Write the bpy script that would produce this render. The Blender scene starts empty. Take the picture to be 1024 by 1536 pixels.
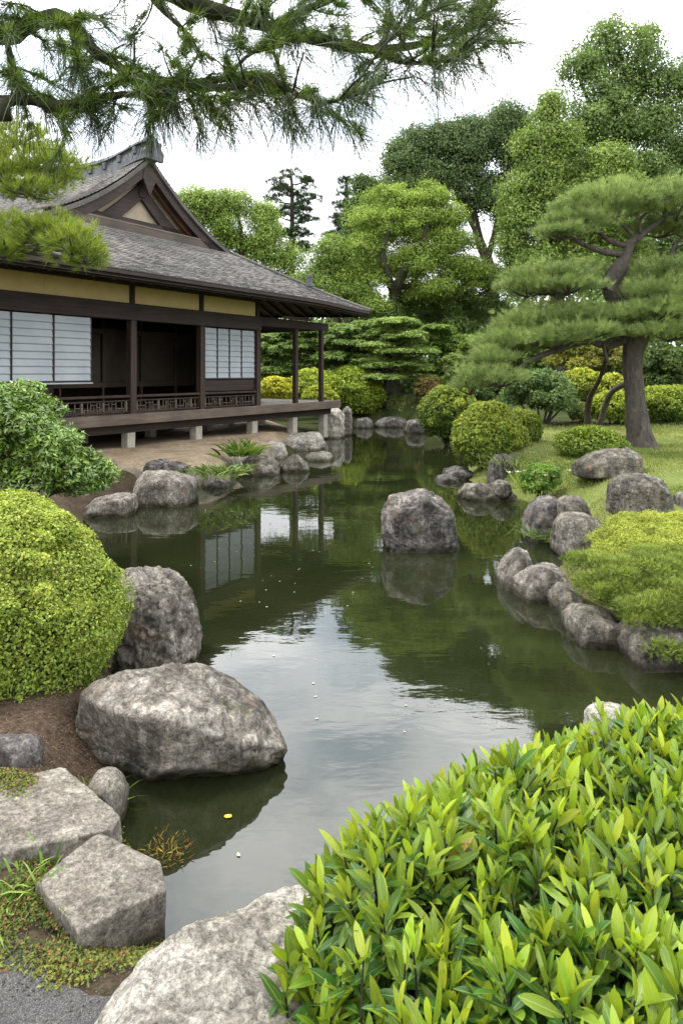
import bpy, bmesh, math, random
import numpy as np
from mathutils import Vector, Matrix
R = math.radians
random.seed(7)
rng = np.random.default_rng(11)
scene = bpy.context.scene
COL = scene.collection

# ------------------------------------------------------------------ camera, sky, sun, exposure
FPX, HOR, CAMZ = 1024.0, 558.0, 2.0
cam_d = bpy.data.cameras.new('camera')
cam_d.sensor_fit = 'VERTICAL'; cam_d.sensor_height = 36; cam_d.lens = 24
cam_d.shift_y = -(768 - HOR) / 1536
cam_d.clip_start = 0.05; cam_d.clip_end = 2000
cam = bpy.data.objects.new('camera', cam_d); COL.objects.link(cam)
cam.location = (0, 0, CAMZ); cam.rotation_euler = (R(90), 0, 0)
scene.camera = cam

SUN_EL, SUN_AZ = R(68), R(-75)           # azimuth measured from +Y towards +X: high on the left
world = bpy.data.worlds.new('World'); scene.world = world; world.use_nodes = True
nt = world.node_tree; nt.nodes.clear()
def wn(t, **k):
    n = nt.nodes.new(t)
    for a, b in k.items(): setattr(n, a, b)
    return n
out = wn('ShaderNodeOutputWorld'); bg = wn('ShaderNodeBackground')
sky = wn('ShaderNodeTexSky', sky_type='NISHITA', sun_disc=False, sun_elevation=SUN_EL, sun_rotation=SUN_AZ)
tc = wn('ShaderNodeTexCoord')
mp = wn('ShaderNodeMapping'); mp.inputs['Scale'].default_value = (1.0, 1.0, 2.4)
no = wn('ShaderNodeTexNoise'); no.inputs['Scale'].default_value = 4.2; no.inputs['Detail'].default_value = 7; no.inputs['Roughness'].default_value = .55
cr = wn('ShaderNodeValToRGB')
cr.color_ramp.elements[0].position = .38; cr.color_ramp.elements[0].color = (18, 20.5, 23.5, 1)
cr.color_ramp.elements[1].position = .66; cr.color_ramp.elements[1].color = (44, 43.5, 43, 1)
sep = wn('ShaderNodeSeparateXYZ')
rm = wn('ShaderNodeMapRange'); rm.inputs['From Min'].default_value = .22; rm.inputs['From Max'].default_value = .36
lowc = wn('ShaderNodeMix', data_type='RGBA'); lowc.inputs['A'].default_value = (17, 17.2, 17.6, 1)
mx = wn('ShaderNodeMix', data_type='RGBA'); mx.inputs['Factor'].default_value = .90
L = nt.links.new
L(tc.outputs['Generated'], mp.inputs['Vector']); L(mp.outputs['Vector'], no.inputs['Vector'])
L(no.outputs['Fac'], cr.inputs['Fac']); L(tc.outputs['Generated'], sep.inputs['Vector'])
L(sep.outputs['Z'], rm.inputs['Value']); L(rm.outputs['Result'], lowc.inputs['Factor'])
L(cr.outputs['Color'], lowc.inputs['B'])
L(sky.outputs['Color'], mx.inputs['A']); L(lowc.outputs['Result'], mx.inputs['B'])
L(mx.outputs['Result'], bg.inputs['Color']); bg.inputs['Strength'].default_value = .1
L(bg.outputs['Background'], out.inputs['Surface'])

sun_d = bpy.data.lights.new('sun', 'SUN'); sun_d.energy = 2.8; sun_d.angle = R(10); sun_d.color = (1, .955, .88)
sun = bpy.data.objects.new('sun', sun_d); COL.objects.link(sun)
sdir = Vector((math.sin(SUN_AZ) * math.cos(SUN_EL), math.cos(SUN_AZ) * math.cos(SUN_EL), math.sin(SUN_EL)))
sun.rotation_euler = sdir.to_track_quat('Z', 'Y').to_euler(); sun.location = sdir * 60
vs = scene.view_settings; vs.view_transform = 'Standard'; vs.look = 'None'; vs.gamma = 1; vs.exposure = 0.32
scene.cycles.use_denoising = True
scene.cycles.max_bounces = 8; scene.cycles.transparent_max_bounces = 8
scene.cycles.caustics_reflective = False; scene.cycles.caustics_refractive = False

# ------------------------------------------------------------------ helpers
def at(px, py, Y): return np.array([(px - 512) / FPX * Y, Y, CAMZ - (py - HOR) / FPX * Y])
def gp(px, py, z=0.0):
    Y = FPX * (CAMZ - z) / (py - HOR); return np.array([(px - 512) / FPX * Y, Y, z])
def sm(a, b, x):
    t = np.clip((x - a) / (b - a), 0, 1); return t * t * (3 - 2 * t)

def vnoise(p, seed=0):
    p = np.asarray(p, float); i = np.floor(p).astype(np.int64); f = p - i; u = f * f * (3 - 2 * f)
    def h(ix, iy, iz):
        n = (ix * 374761393 + iy * 668265263 + iz * 1274126177 + seed * 974711) & 0xffffffff
        n = ((n ^ (n >> 13)) * 1274126177) & 0xffffffff
        n = ((n ^ (n >> 16)) * 2246822519) & 0xffffffff
        return ((n ^ (n >> 15)) & 0xffff) / 32767.5 - 1
    r = 0
    for dx in (0, 1):
        for dy in (0, 1):
            for dz in (0, 1):
                w = (u[:, 0] if dx else 1 - u[:, 0]) * (u[:, 1] if dy else 1 - u[:, 1]) * (u[:, 2] if dz else 1 - u[:, 2])
                r = r + w * h(i[:, 0] + dx, i[:, 1] + dy, i[:, 2] + dz)
    return r
def fbm(p, octv=4, seed=0, gain=.5):
    r = 0; a = 1; p = np.asarray(p, float)
    for o in range(octv):
        r = r + a * vnoise(p * 2 ** o + 17.3 * o, seed + o); a *= gain
    return r

def tag(o, label=None, cat=None, group=None, kind=None):
    if label: o['label'] = label
    if cat: o['category'] = cat
    if group: o['group'] = group
    if kind: o['kind'] = kind
    return o
def empty(name, loc=(0, 0, 0), rz=0):
    o = bpy.data.objects.new(name, None); COL.objects.link(o); o.location = loc; o.rotation_euler = (0, 0, rz)
    o.empty_display_size = .1
    return o
def copy_tree(o, parent=None):
    c = o.copy(); COL.objects.link(c); c.parent = parent
    for ch in list(o.children): copy_tree(ch, c)
    return c

class MB:
    """collects vertices and faces and links them as one mesh object"""
    def __init__(s): s.V = []; s.F = []; s.C = []; s.n = 0; s.UV = []
    def add(s, V, F, col=None, uv=None):
        V = np.asarray(V, float).reshape(-1, 3); F = np.asarray(F, np.int64)
        s.V.append(V); s.F.append(F + s.n); s.n += len(V)
        if col is None: col = np.tile([.5, .5, .5], (len(F), 1))
        col = np.asarray(col, float)
        if col.ndim == 1: col = np.tile(col, (len(F), 1))
        s.C.append(col); s.UV.append(np.zeros((F.size, 2)) if uv is None else np.asarray(uv, float).reshape(-1, 2))
        return s
    def box(s, a, b, col=None):
        x0, y0, z0 = np.minimum(a, b); x1, y1, z1 = np.maximum(a, b)
        V = [(x0, y0, z0), (x1, y0, z0), (x1, y1, z0), (x0, y1, z0), (x0, y0, z1), (x1, y0, z1), (x1, y1, z1), (x0, y1, z1)]
        F = [(0, 3, 2, 1), (4, 5, 6, 7), (0, 1, 5, 4), (1, 2, 6, 5), (2, 3, 7, 6), (3, 0, 4, 7)]
        return s.add(V, F, col)
    def tube(s, pts, rad, k=10, rough=.08, seed=0, col=None, sub=5, flare=0):
        pts = np.asarray(pts, float); rad = np.asarray(rad, float) * np.ones(len(pts))
        n = len(pts); Q = []; Rr = []
        for i in range(n - 1):
            p0 = pts[max(i - 1, 0)]; p1 = pts[i]; p2 = pts[i + 1]; p3 = pts[min(i + 2, n - 1)]
            for t in np.linspace(0, 1, sub, endpoint=False):
                Q.append(.5 * (2 * p1 + (p2 - p0) * t + (2 * p0 - 5 * p1 + 4 * p2 - p3) * t * t + (3 * p1 - p0 - 3 * p2 + p3) * t ** 3))
                Rr.append(rad[i] * (1 - t) + rad[i + 1] * t)
        Q.append(pts[-1]); Rr.append(rad[-1]); Q = np.array(Q); Rr = np.array(Rr)
        T = np.gradient(Q, axis=0); T /= np.linalg.norm(T, axis=1)[:, None] + 1e-9
        ref = np.array([.21, .95, .13]) if abs(T[0][1]) < .8 else np.array([1., .1, .1])
        A = np.cross(T, ref); A /= np.linalg.norm(A, axis=1)[:, None] + 1e-9; B = np.cross(T, A)
        th = np.linspace(0, 2 * np.pi, k, endpoint=False)
        ring = A[:, None] * np.cos(th)[None, :, None] + B[:, None] * np.sin(th)[None, :, None]
        V = (Q[:, None] + ring * Rr[:, None, None]).reshape(-1, 3)
        if rough:
            nn = fbm(V / (np.mean(Rr) * 1.6), 3, seed)
            V = V + ring.reshape(-1, 3) * (nn * rough * np.repeat(Rr, k))[:, None]
        m = len(Q); F = []
        i = np.arange(m - 1)[:, None] * k; j = np.arange(k)[None]
        F = np.stack([i + j, i + (j + 1) % k, i + k + (j + 1) % k, i + k + j], -1).reshape(-1, 4)
        s.add(V, F, col)
        c = np.array([Q[-1]]); b = s.n - k
        s.add(c, np.array([[b - s.n + jj, b - s.n + (jj + 1) % k, 0] for jj in range(k)]), col)
        return s
    def build(s, name, mat, parent=None, smooth=False, uv=False, center=False):
        me = bpy.data.meshes.new(name)
        V = np.concatenate(s.V)
        loc = None
        if center:
            loc = np.array([(V[:, 0].min() + V[:, 0].max()) / 2, (V[:, 1].min() + V[:, 1].max()) / 2, V[:, 2].min()]); V = V - loc
        loops = np.concatenate([f.ravel() for f in s.F]); tot = np.concatenate([np.full(len(f), f.shape[1]) for f in s.F])
        me.vertices.add(len(V)); me.vertices.foreach_set('co', V.astype(np.float32).ravel())
        me.loops.add(len(loops)); me.loops.foreach_set('vertex_index', loops.astype(np.int32))
        st = np.concatenate([[0], np.cumsum(tot)[:-1]])
        me.polygons.add(len(tot)); me.polygons.foreach_set('loop_start', st.astype(np.int32))
        me.polygons.foreach_set('use_smooth', np.full(len(tot), smooth))
        at_ = me.attributes.new('col', 'FLOAT_COLOR', 'FACE')
        C = np.concatenate(s.C); at_.data.foreach_set('color', np.c_[C, np.ones(len(C))].astype(np.float32).ravel())
        if uv:
            ul = me.uv_layers.new(name='UVMap'); ul.data.foreach_set('uv', np.concatenate(s.UV).astype(np.float32).ravel())
        me.update(calc_edges=True); me.validate()
        if mat: me.materials.append(mat)
        o = bpy.data.objects.new(name, me); COL.objects.link(o)
        if loc is not None: o.location = loc
        if parent: o.parent = parent
        return o

# ------------------------------------------------------------------ materials
def newmat(name):
    m = bpy.data.materials.new(name); m.use_nodes = True; t = m.node_tree; t.nodes.clear()
    o = t.nodes.new('ShaderNodeOutputMaterial'); return m, t, o
def N(t, typ, ins=None, **k):
    n = t.nodes.new(typ)
    for a, b in k.items(): setattr(n, a, b)
    for a, b in (ins or {}).items():
        if hasattr(b, 'is_linked') or hasattr(b, 'links'): t.links.new(b, n.inputs[a])
        else: n.inputs[a].default_value = b
    return n
def ramp(t, fac, stops):
    n = t.nodes.new('ShaderNodeValToRGB'); e = n.color_ramp.elements
    while len(e) < len(stops): e.new(.5)
    for x, (p, c) in zip(e, stops): x.position = p; x.color = (*c, 1)
    t.links.new(fac, n.inputs['Fac']); return n.outputs['Color']
def mixc(t, f, a, b, blend='MIX'):
    n = t.nodes.new('ShaderNodeMix'); n.data_type = 'RGBA'; n.blend_type = blend
    for k, v in (('Factor', f), ('A', a), ('B', b)):
        if hasattr(v, 'links'): t.links.new(v, n.inputs[k])
        else: n.inputs[k].default_value = v if k == 'Factor' else (*v, 1)
    return n.outputs['Result']
def noise(t, vec, scale, detail=5, rough=.55, dist=0):
    return N(t, 'ShaderNodeTexNoise', {'Vector': vec, 'Scale': scale, 'Detail': detail, 'Roughness': rough, 'Distortion': dist}).outputs['Fac']
def mapping(t, vec, scale):
    return N(t, 'ShaderNodeMapping', {'Vector': vec, 'Scale': scale}).outputs['Vector']
def bump(t, h, s, d, prev=None):
    n = N(t, 'ShaderNodeBump', {'Height': h, 'Strength': s, 'Distance': d})
    if prev is not None: t.links.new(prev, n.inputs['Normal'])
    return n.outputs['Normal']

def leaf_mat(name, rough=.5, spec=.3, trans=.3):
    m, t, o = newmat(name)
    a = N(t, 'ShaderNodeAttribute', attribute_name='col').outputs['Color']
    p = N(t, 'ShaderNodeBsdfPrincipled', {'Base Color': a, 'Roughness': rough, 'Specular IOR Level': spec})
    tc_ = mixc(t, 1.0, a, (1.15, 1.15, .75), 'MULTIPLY')
    tr = N(t, 'ShaderNodeBsdfTranslucent', {'Color': tc_})
    x = N(t, 'ShaderNodeMixShader', {0: trans, 1: p.outputs[0], 2: tr.outputs[0]})
    t.links.new(x.outputs[0], o.inputs['Surface']); return m
M = {}
M['leaf'] = leaf_mat('foliage_leaf')
M['glossy_leaf'] = leaf_mat('glossy_leaf', .22, .75, .15)
M['needle'] = leaf_mat('needle', .55, .25, .15)

def rock_mat(name, dark, mid, light, lichen=.5, rust=0.0, scale=1.0, stain=.85):
    m, t, o = newmat(name)
    g = N(t, 'ShaderNodeTexCoord').outputs['Object']
    geo = N(t, 'ShaderNodeNewGeometry')
    big = noise(t, g, 2.6 * scale, 7, .66, .5); med = noise(t, g, 11 * scale, 8, .78, .4); gra = noise(t, g, 42 * scale, 8, .88, .2); fin = noise(t, g, 150 * scale, 3, .75)
    c = ramp(t, big, [(.34, dark), (.5, mid), (.64, light)])
    c = mixc(t, 1., c, ramp(t, med, [(.34, (.52, .51, .50)), (.5, (.97, .97, .97)), (.66, (1.35, 1.33, 1.3))]), 'MULTIPLY')
    c = mixc(t, 1., c, ramp(t, gra, [(.36, (.25, .245, .24)), (.48, (.9, .9, .9)), (.62, (1.9, 1.87, 1.8))]), 'MULTIPLY')
    lic = ramp(t, noise(t, g, 7.5 * scale, 9, .8, .6), [(.56, (0, 0, 0)), (.64, (lichen, lichen, lichen))])
    c = mixc(t, lic, c, mixc(t, ramp(t, gra, [(.4, (0, 0, 0)), (.6, (1, 1, 1))]), (.30, .29, .25), (.56, .54, .48)))
    stk = ramp(t, noise(t, mapping(t, g, (7 * scale, 7 * scale, 1.8 * scale)), 1, 7, .72, .7), [(.45, (1, 1, 1)), (.58, (.34, .33, .32))])
    c = mixc(t, stain, c, stk, 'MULTIPLY')
    if rust:
        rs = ramp(t, noise(t, g, 4.0 * scale, 5, .6, 1), [(.58, (0, 0, 0)), (.66, (rust, rust, rust))])
        c = mixc(t, rs, c, (.22, .125, .075))
    moss = ramp(t, noise(t, g, 4.2 * scale, 8, .75), [(.58, (0, 0, 0)), (.68, (.6, .6, .6))])
    c = mixc(t, moss, c, mixc(t, gra, (.035, .04, .012), (.13, .14, .045)))
    z = N(t, 'ShaderNodeSeparateXYZ', {'Vector': geo.outputs['Position']}).outputs['Z']
    zz = N(t, 'ShaderNodeMath', {0: z, 1: N(t, 'ShaderNodeMath', {0: med, 1: .10}, operation='MULTIPLY').outputs[0]}, operation='SUBTRACT').outputs[0]
    wet = N(t, 'ShaderNodeMapRange', {'Value': zz, 'From Min': -.02, 'From Max': .04, 'To Min': 1.0, 'To Max': 0.0}).outputs[0]
    c = mixc(t, wet, c, mixc(t, 1.0, c, (.28, .27, .19), 'MULTIPLY'))
    ro = N(t, 'ShaderNodeMapRange', {'Value': wet, 'To Min': .9, 'To Max': .3}).outputs[0]
    b = bump(t, big, .5, .06); b = bump(t, med, .9, .03, b); b = bump(t, gra, .7, .008, b); b = bump(t, fin, .5, .003, b)
    p = N(t, 'ShaderNodeBsdfPrincipled', {'Base Color': c, 'Roughness': ro, 'Specular IOR Level': .25, 'Normal': b})
    t.links.new(p.outputs[0], o.inputs['Surface']); return m
M['rock_grey'] = rock_mat('rock_grey', (.075, .067, .058), (.20, .178, .152), (.34, .305, .262), .6, .3)
M['rock_pale'] = rock_mat('rock_pale', (.24, .215, .18), (.40, .365, .31), (.54, .50, .435), .4, .0, 1.2, .6)
M['rock_dark'] = rock_mat('rock_dark', (.05, .045, .043), (.125, .112, .104), (.25, .228, .21), .5, .2)
M['rock_brown'] = rock_mat('rock_brown', (.055, .049, .040), (.15, .135, .110), (.29, .268, .225), .5, .3)
M['rock_slab'] = rock_mat('rock_slab', (.155, .136, .112), (.245, .218, .182), (.34, .31, .262), .12, .15, 1.3, .35)

def wood_mat(name, c0, c1, rough=.65, axis='x'):
    m, t, o = newmat(name)
    g = N(t, 'ShaderNodeTexCoord').outputs['Object']
    sc = {'x': (1.2, 22, 22), 'z': (22, 22, 1.2), 'y': (22, 1.2, 22)}[axis]
    f = noise(t, mapping(t, g, sc), 1.0, 6, .65, .3); f2 = noise(t, g, 1.7, 4)
    c = ramp(t, f, [(.3, c0), (.7, c1)])
    c = mixc(t, 1.0, c, ramp(t, f2, [(.3, (.7, .7, .7)), (.7, (1.2, 1.2, 1.2))]), 'MULTIPLY')
    p = N(t, 'ShaderNodeBsdfPrincipled', {'Base Color': c, 'Roughness': rough, 'Specular IOR Level': .3, 'Normal': bump(t, f, .4, .004)})
    t.links.new(p.outputs[0], o.inputs['Surface']); return m
M['wood_dark'] = wood_mat('wood_dark', (.016, .010, .008), (.045, .030, .023))
M['wood_post'] = wood_mat('wood_post', (.020, .012, .009), (.055, .034, .025), axis='z')
M['wood_rail'] = wood_mat('wood_rail', (.024, .014, .010), (.055, .033, .024))
M['wood_deck'] = wood_mat('wood_deck', (.075, .055, .042), (.15, .115, .088), .6)
M['wood_floor'] = wood_mat('wood_floor', (.16, .13, .10), (.27, .23, .185), .5)
M['wood_beam'] = wood_mat('wood_beam', (.05, .037, .028), (.11, .085, .066))
M['wood_red'] = wood_mat('wood_red', (.06, .028, .016), (.12, .06, .036))
M['bark'] = None
def plain(name, c0, c1, scale, rough=.8, bs=.3, bd=.005):
    m, t, o = newmat(name); g = N(t, 'ShaderNodeTexCoord').outputs['Object']
    f = noise(t, g, scale, 6, .6, .2)
    p = N(t, 'ShaderNodeBsdfPrincipled', {'Base Color': ramp(t, f, [(.3, c0), (.7, c1)]), 'Roughness': rough, 'Specular IOR Level': .25, 'Normal': bump(t, f, bs, bd)})
    t.links.new(p.outputs[0], o.inputs['Surface']); return m
M['plaster'] = plain('plaster', (.60, .47, .20), (.68, .55, .26), 3)
M['plaster_gable'] = plain('plaster_gable', (.26, .21, .15), (.36, .30, .22), 4)
M['screen'] = plain('screen_white', (.27, .30, .32), (.35, .375, .39), 2, .55, .05)
M['screen_line'] = plain('screen_line', (.20, .22, .235), (.25, .27, .285), 2, .6, .05)
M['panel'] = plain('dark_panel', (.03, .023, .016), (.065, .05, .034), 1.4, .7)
M['stone_post'] = plain('stone_post', (.26, .24, .19), (.40, .37, .31), 9, .85)
M['tile'] = plain('ridge_tile', (.055, .057, .062), (.13, .133, .14), 6, .55)
M['petal'] = plain('petal', (.36, .33, .22), (.5, .45, .32), 20, .5)
M['petal_yellow'] = plain('petal_yellow', (.6, .36, .03), (.72, .45, .05), 20, .5)

def bark_mat(name, c0, c1, sc=(14, 14, 3.5)):
    m, t, o = newmat(name); g = N(t, 'ShaderNodeTexCoord').outputs['Object']
    v = mapping(t, g, sc); f = noise(t, v, 1, 7, .7, 1.2); f2 = noise(t, g, 2.2, 4)
    c = mixc(t, ramp(t, f2, [(.45, (0, 0, 0)), (.7, (.45, .45, .45))]), ramp(t, f, [(.32, c0), (.68, c1)]), (.085, .085, .06))
    p = N(t, 'ShaderNodeBsdfPrincipled', {'Base Color': c, 'Roughness': .9, 'Specular IOR Level': .15, 'Normal': bump(t, f, 1, .03)})
    t.links.new(p.outputs[0], o.inputs['Surface']); return m
M['bark'] = bark_mat('bark_dark', (.018, .014, .011), (.085, .068, .055))
M['bark_pine'] = bark_mat('bark_pine', (.026, .021, .018), (.135, .115, .098))
M['bark_mossy'] = bark_mat('bark_mossy', (.012, .011, .008), (.05, .05, .026))

# roof shingles: courses are real geometry, joints between shingles in the material
def roof_mat():
    m, t, o = newmat('roof_shingle')
    uv = N(t, 'ShaderNodeUVMap', uv_map='UVMap').outputs['UV']; g = N(t, 'ShaderNodeTexCoord').outputs['Object']
    br = N(t, 'ShaderNodeTexBrick', {'Vector': uv, 'Scale': 1.0, 'Color1': (.35, .35, .35, 1), 'Color2': (1, 1, 1, 1), 'Mortar': (.12, .12, .12, 1), 'Mortar Size': .06, 'Brick Width': 1.0, 'Row Height': 1.0, 'Bias': .0})
    f = noise(t, g, 1.3, 6, .6); f2 = noise(t, g, 26, 4, .7)
    c = ramp(t, f, [(.3, (.10, .09, .082)), (.55, (.155, .14, .125)), (.75, (.24, .20, .16))])
    c = mixc(t, .5, c, br.outputs['Color'], 'MULTIPLY')
    c = mixc(t, ramp(t, f2, [(.56, (0, 0, 0)), (.7, (.7, .7, .7))]), c, (.36, .34, .32))
    p = N(t, 'ShaderNodeBsdfPrincipled', {'Base Color': c, 'Roughness': .75, 'Specular IOR Level': .35, 'Normal': bump(t, br.outputs['Fac'], .8, -.01)})
    t.links.new(p.outputs[0], o.inputs['Surface']); return m
M['roof'] = roof_mat()

def water_mat():
    m, t, o = newmat('pond_water'); g = N(t, 'ShaderNodeNewGeometry').outputs['Position']
    f = noise(t, mapping(t, g, (1, 2.2, 1)), 2.6, 3, .5, .3); f2 = noise(t, mapping(t, g, (1, 1.8, 1)), 9, 2, .5)
    patch = noise(t, g, .35, 2)
    amt = N(t, 'ShaderNodeMapRange', {'Value': patch, 'From Min': .35, 'From Max': .65, 'To Min': .004, 'To Max': .019}).outputs[0]
    b = N(t, 'ShaderNodeBump', {'Height': f, 'Strength': amt, 'Distance': .12}).outputs[0]
    b2 = N(t, 'ShaderNodeBump', {'Height': f2, 'Strength': amt, 'Distance': .02, 'Normal': b}).outputs[0]
    murk = ramp(t, noise(t, g, .8, 4), [(.35, (.009, .012, .004)), (.7, (.016, .018, .007))])
    p = N(t, 'ShaderNodeBsdfPrincipled', {'Base Color': murk, 'Roughness': .015, 'IOR': 1.62, 'Specular IOR Level': .5, 'Normal': b2})
    t.links.new(p.outputs[0], o.inputs['Surface']); return m
M['water'] = water_mat()

def ground_mat():
    m, t, o = newmat('ground'); geo = N(t, 'ShaderNodeNewGeometry'); g = geo.outputs['Position']
    a = N(t, 'ShaderNodeAttribute', attribute_name='col').outputs['Color']
    s = N(t, 'ShaderNodeSeparateColor', {'Color': a})
    f = noise(t, g, 2.5, 7, .65); f2 = noise(t, g, 40, 4, .7); f3 = noise(t, g, .9, 4)
    soil = mixc(t, 1., ramp(t, f, [(.3, (.035, .024, .016)), (.6, (.085, .058, .04)), (.8, (.13, .095, .07))]), ramp(t, f2, [(.3, (.5, .5, .5)), (.7, (1.5, 1.5, 1.5))]), 'MULTIPLY')
    gr = mixc(t, 1., ramp(t, f3, [(.3, (.085, .12, .028)), (.55, (.14, .165, .045)), (.75, (.20, .19, .07))]), ramp(t, f2, [(.3, (.6, .6, .6)), (.7, (1.35, 1.35, 1.35))]), 'MULTIPLY')
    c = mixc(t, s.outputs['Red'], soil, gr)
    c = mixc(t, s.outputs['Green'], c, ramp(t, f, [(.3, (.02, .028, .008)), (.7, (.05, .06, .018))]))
    p = N(t, 'ShaderNodeBsdfPrincipled', {'Base Color': c, 'Roughness': .95, 'Specular IOR Level': .1, 'Normal': bump(t, f2, .8, .012, bump(t, f, .5, .04))})
    t.links.new(p.outputs[0], o.inputs['Surface']); return m
M['ground'] = ground_mat()
def gravel_mat():
    m, t, o = newmat('gravel'); g = N(t, 'ShaderNodeNewGeometry').outputs['Position']
    v = N(t, 'ShaderNodeTexVoronoi', {'Vector': g, 'Scale': 330.}); f = noise(t, g, 3, 5)
    c = ramp(t, v.outputs['Color'], [(.1, (.03, .028, .027)), (.6, (.075, .072, .068)), (.95, (.17, .163, .152))])
    c = mixc(t, 1., c, ramp(t, f, [(.3, (.65, .65, .65)), (.7, (1.15, 1.1, 1.05))]), 'MULTIPLY')
    p = N(t, 'ShaderNodeBsdfPrincipled', {'Base Color': c, 'Roughness': .9, 'Normal': bump(t, v.outputs['Distance'], .8, -.003)})
    t.links.new(p.outputs[0], o.inputs['Surface']); return m
M['gravel'] = gravel_mat()
def bank_mat():
    m, t, o = newmat('packed_earth'); g = N(t, 'ShaderNodeNewGeometry'); ps = g.outputs['Position']
    f = noise(t, ps, 1.6, 7, .6, .4); f2 = noise(t, ps, 16, 5, .65); f3 = noise(t, ps, 4.5, 6, .7)
    c = ramp(t, f, [(.3, (.17, .125, .08)), (.55, (.29, .215, .14)), (.75, (.36, .30, .225))])
    c = mixc(t, 1., c, ramp(t, f2, [(.3, (.7, .7, .7)), (.7, (1.2, 1.2, 1.2))]), 'MULTIPLY')
    nz = N(t, 'ShaderNodeSeparateXYZ', {'Vector': g.outputs['Normal']}).outputs['Z']
    side = N(t, 'ShaderNodeMapRange', {'Value': nz, 'From Min': .55, 'From Max': .9, 'To Min': 1., 'To Max': 0.}).outputs[0]
    c = mixc(t, side, c, ramp(t, f3, [(.35, (.12, .11, .075)), (.6, (.25, .225, .175)), (.75, (.38, .35, .29))]))
    p = N(t, 'ShaderNodeBsdfPrincipled', {'Base Color': c, 'Roughness': .95, 'Specular IOR Level': .15, 'Normal': bump(t, f2, .6, .02)})
    t.links.new(p.outputs[0], o.inputs['Surface']); return m
M['bank'] = bank_mat()
def broad_mat():
    m, t, o = newmat('broad_leaf')
    a = N(t, 'ShaderNodeAttribute', attribute_name='col').outputs['Color']; uv = N(t, 'ShaderNodeUVMap', uv_map='UVMap').outputs['UV']
    s = N(t, 'ShaderNodeSeparateXYZ', {'Vector': uv})
    d = N(t, 'ShaderNodeMath', {0: N(t, 'ShaderNodeMath', {0: s.outputs['Y'], 1: .5}, operation='SUBTRACT').outputs[0]}, operation='ABSOLUTE').outputs[0]
    rib = N(t, 'ShaderNodeMapRange', {'Value': d, 'From Min': .015, 'From Max': .05, 'To Min': .55, 'To Max': 0.}).outputs[0]
    side = N(t, 'ShaderNodeMath', {0: N(t, 'ShaderNodeMath', {0: s.outputs['X'], 1: 14., 2: N(t, 'ShaderNodeMath', {0: d, 1: -9.}, operation='MULTIPLY').outputs[0]}, operation='MULTIPLY_ADD').outputs[0]}, operation='FRACT').outputs[0]
    vn = N(t, 'ShaderNodeMapRange', {'Value': side, 'From Min': .0, 'From Max': .25, 'To Min': .18, 'To Max': 0.}).outputs[0]
    g = N(t, 'ShaderNodeTexCoord').outputs['Object']
    c = mixc(t, 1., a, ramp(t, noise(t, g, 18, 4), [(.3, (.82, .85, .8)), (.7, (1.15, 1.1, 1.1))]), 'MULTIPLY')
    c = mixc(t, ramp(t, noise(t, g, 60, 3, .6), [(.70, (0, 0, 0)), (.74, (.7, .7, .7))]), c, (.13, .10, .03))
    c = mixc(t, vn, c, (.3, .42, .10)); c = mixc(t, rib, c, (.36, .46, .14))
    p = N(t, 'ShaderNodeBsdfPrincipled', {'Base Color': c, 'Roughness': .36, 'Specular IOR Level': .4, 'Normal': bump(t, side, .12, .002)})
    tr = N(t, 'ShaderNodeBsdfTranslucent', {'Color': mixc(t, 1., c, (1.3, 1.2, .45), 'MULTIPLY')})
    x = N(t, 'ShaderNodeMixShader', {0: .32, 1: p.outputs[0], 2: tr.outputs[0]})
    t.links.new(x.outputs[0], o.inputs['Surface']); return m
M['broad'] = broad_mat()

# ------------------------------------------------------------------ terrain and pond
POND = [(-.2, 2.62), (-.35, 2.5), (-.65, 2.5), (-.85, 2.95), (-1.05, 3.3), (-1.1, 3.85), (-1.4, 4.5), (-1.65, 5.2), (-2.3, 6.8), (-3.2, 8.6), (-3.5, 9.9),
        (-3.3, 11.4), (-2.9, 12.4), (-2.2, 13.0), (-1.5, 14.2), (-1.3, 16), (-.5, 19.1), (-.2, 22.5), (.2, 24.4), (1.2, 25.2), (2.3, 24.3), (2.8, 21.5), (2.75, 19), (2.9, 16), (2.5, 14.2),
        (2.15, 12.8), (2.35, 11.6), (2.75, 10.3), (2.75, 9.0), (2.5, 7.6), (2.05, 7.0), (1.95, 6.3), (2.05, 5.6), (2.15, 5.1), (2.35, 4.7), (3.6, 4.4), (3.7, 3.5), (1.7, 3.5), (1.0, 3.0), (.4, 2.75)]
def sdist(P, poly):
    P = np.asarray(P, float); poly = np.asarray(poly, float); d = np.full(len(P), 1e9); ins = np.zeros(len(P), bool)
    for a, b in zip(poly, np.roll(poly, -1, 0)):
        e = b - a; w = P - a; t = np.clip((w @ e) / (e @ e), 0, 1)
        d = np.minimum(d, np.linalg.norm(w - t[:, None] * e, axis=1))
        c = ((a[1] > P[:, 1]) != (b[1] > P[:, 1])) & (P[:, 0] < (b[0] - a[0]) * (P[:, 1] - a[1]) / (b[1] - a[1] + 1e-12) + a[0])
        ins ^= c
    return np.where(ins, -d, d)
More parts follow.
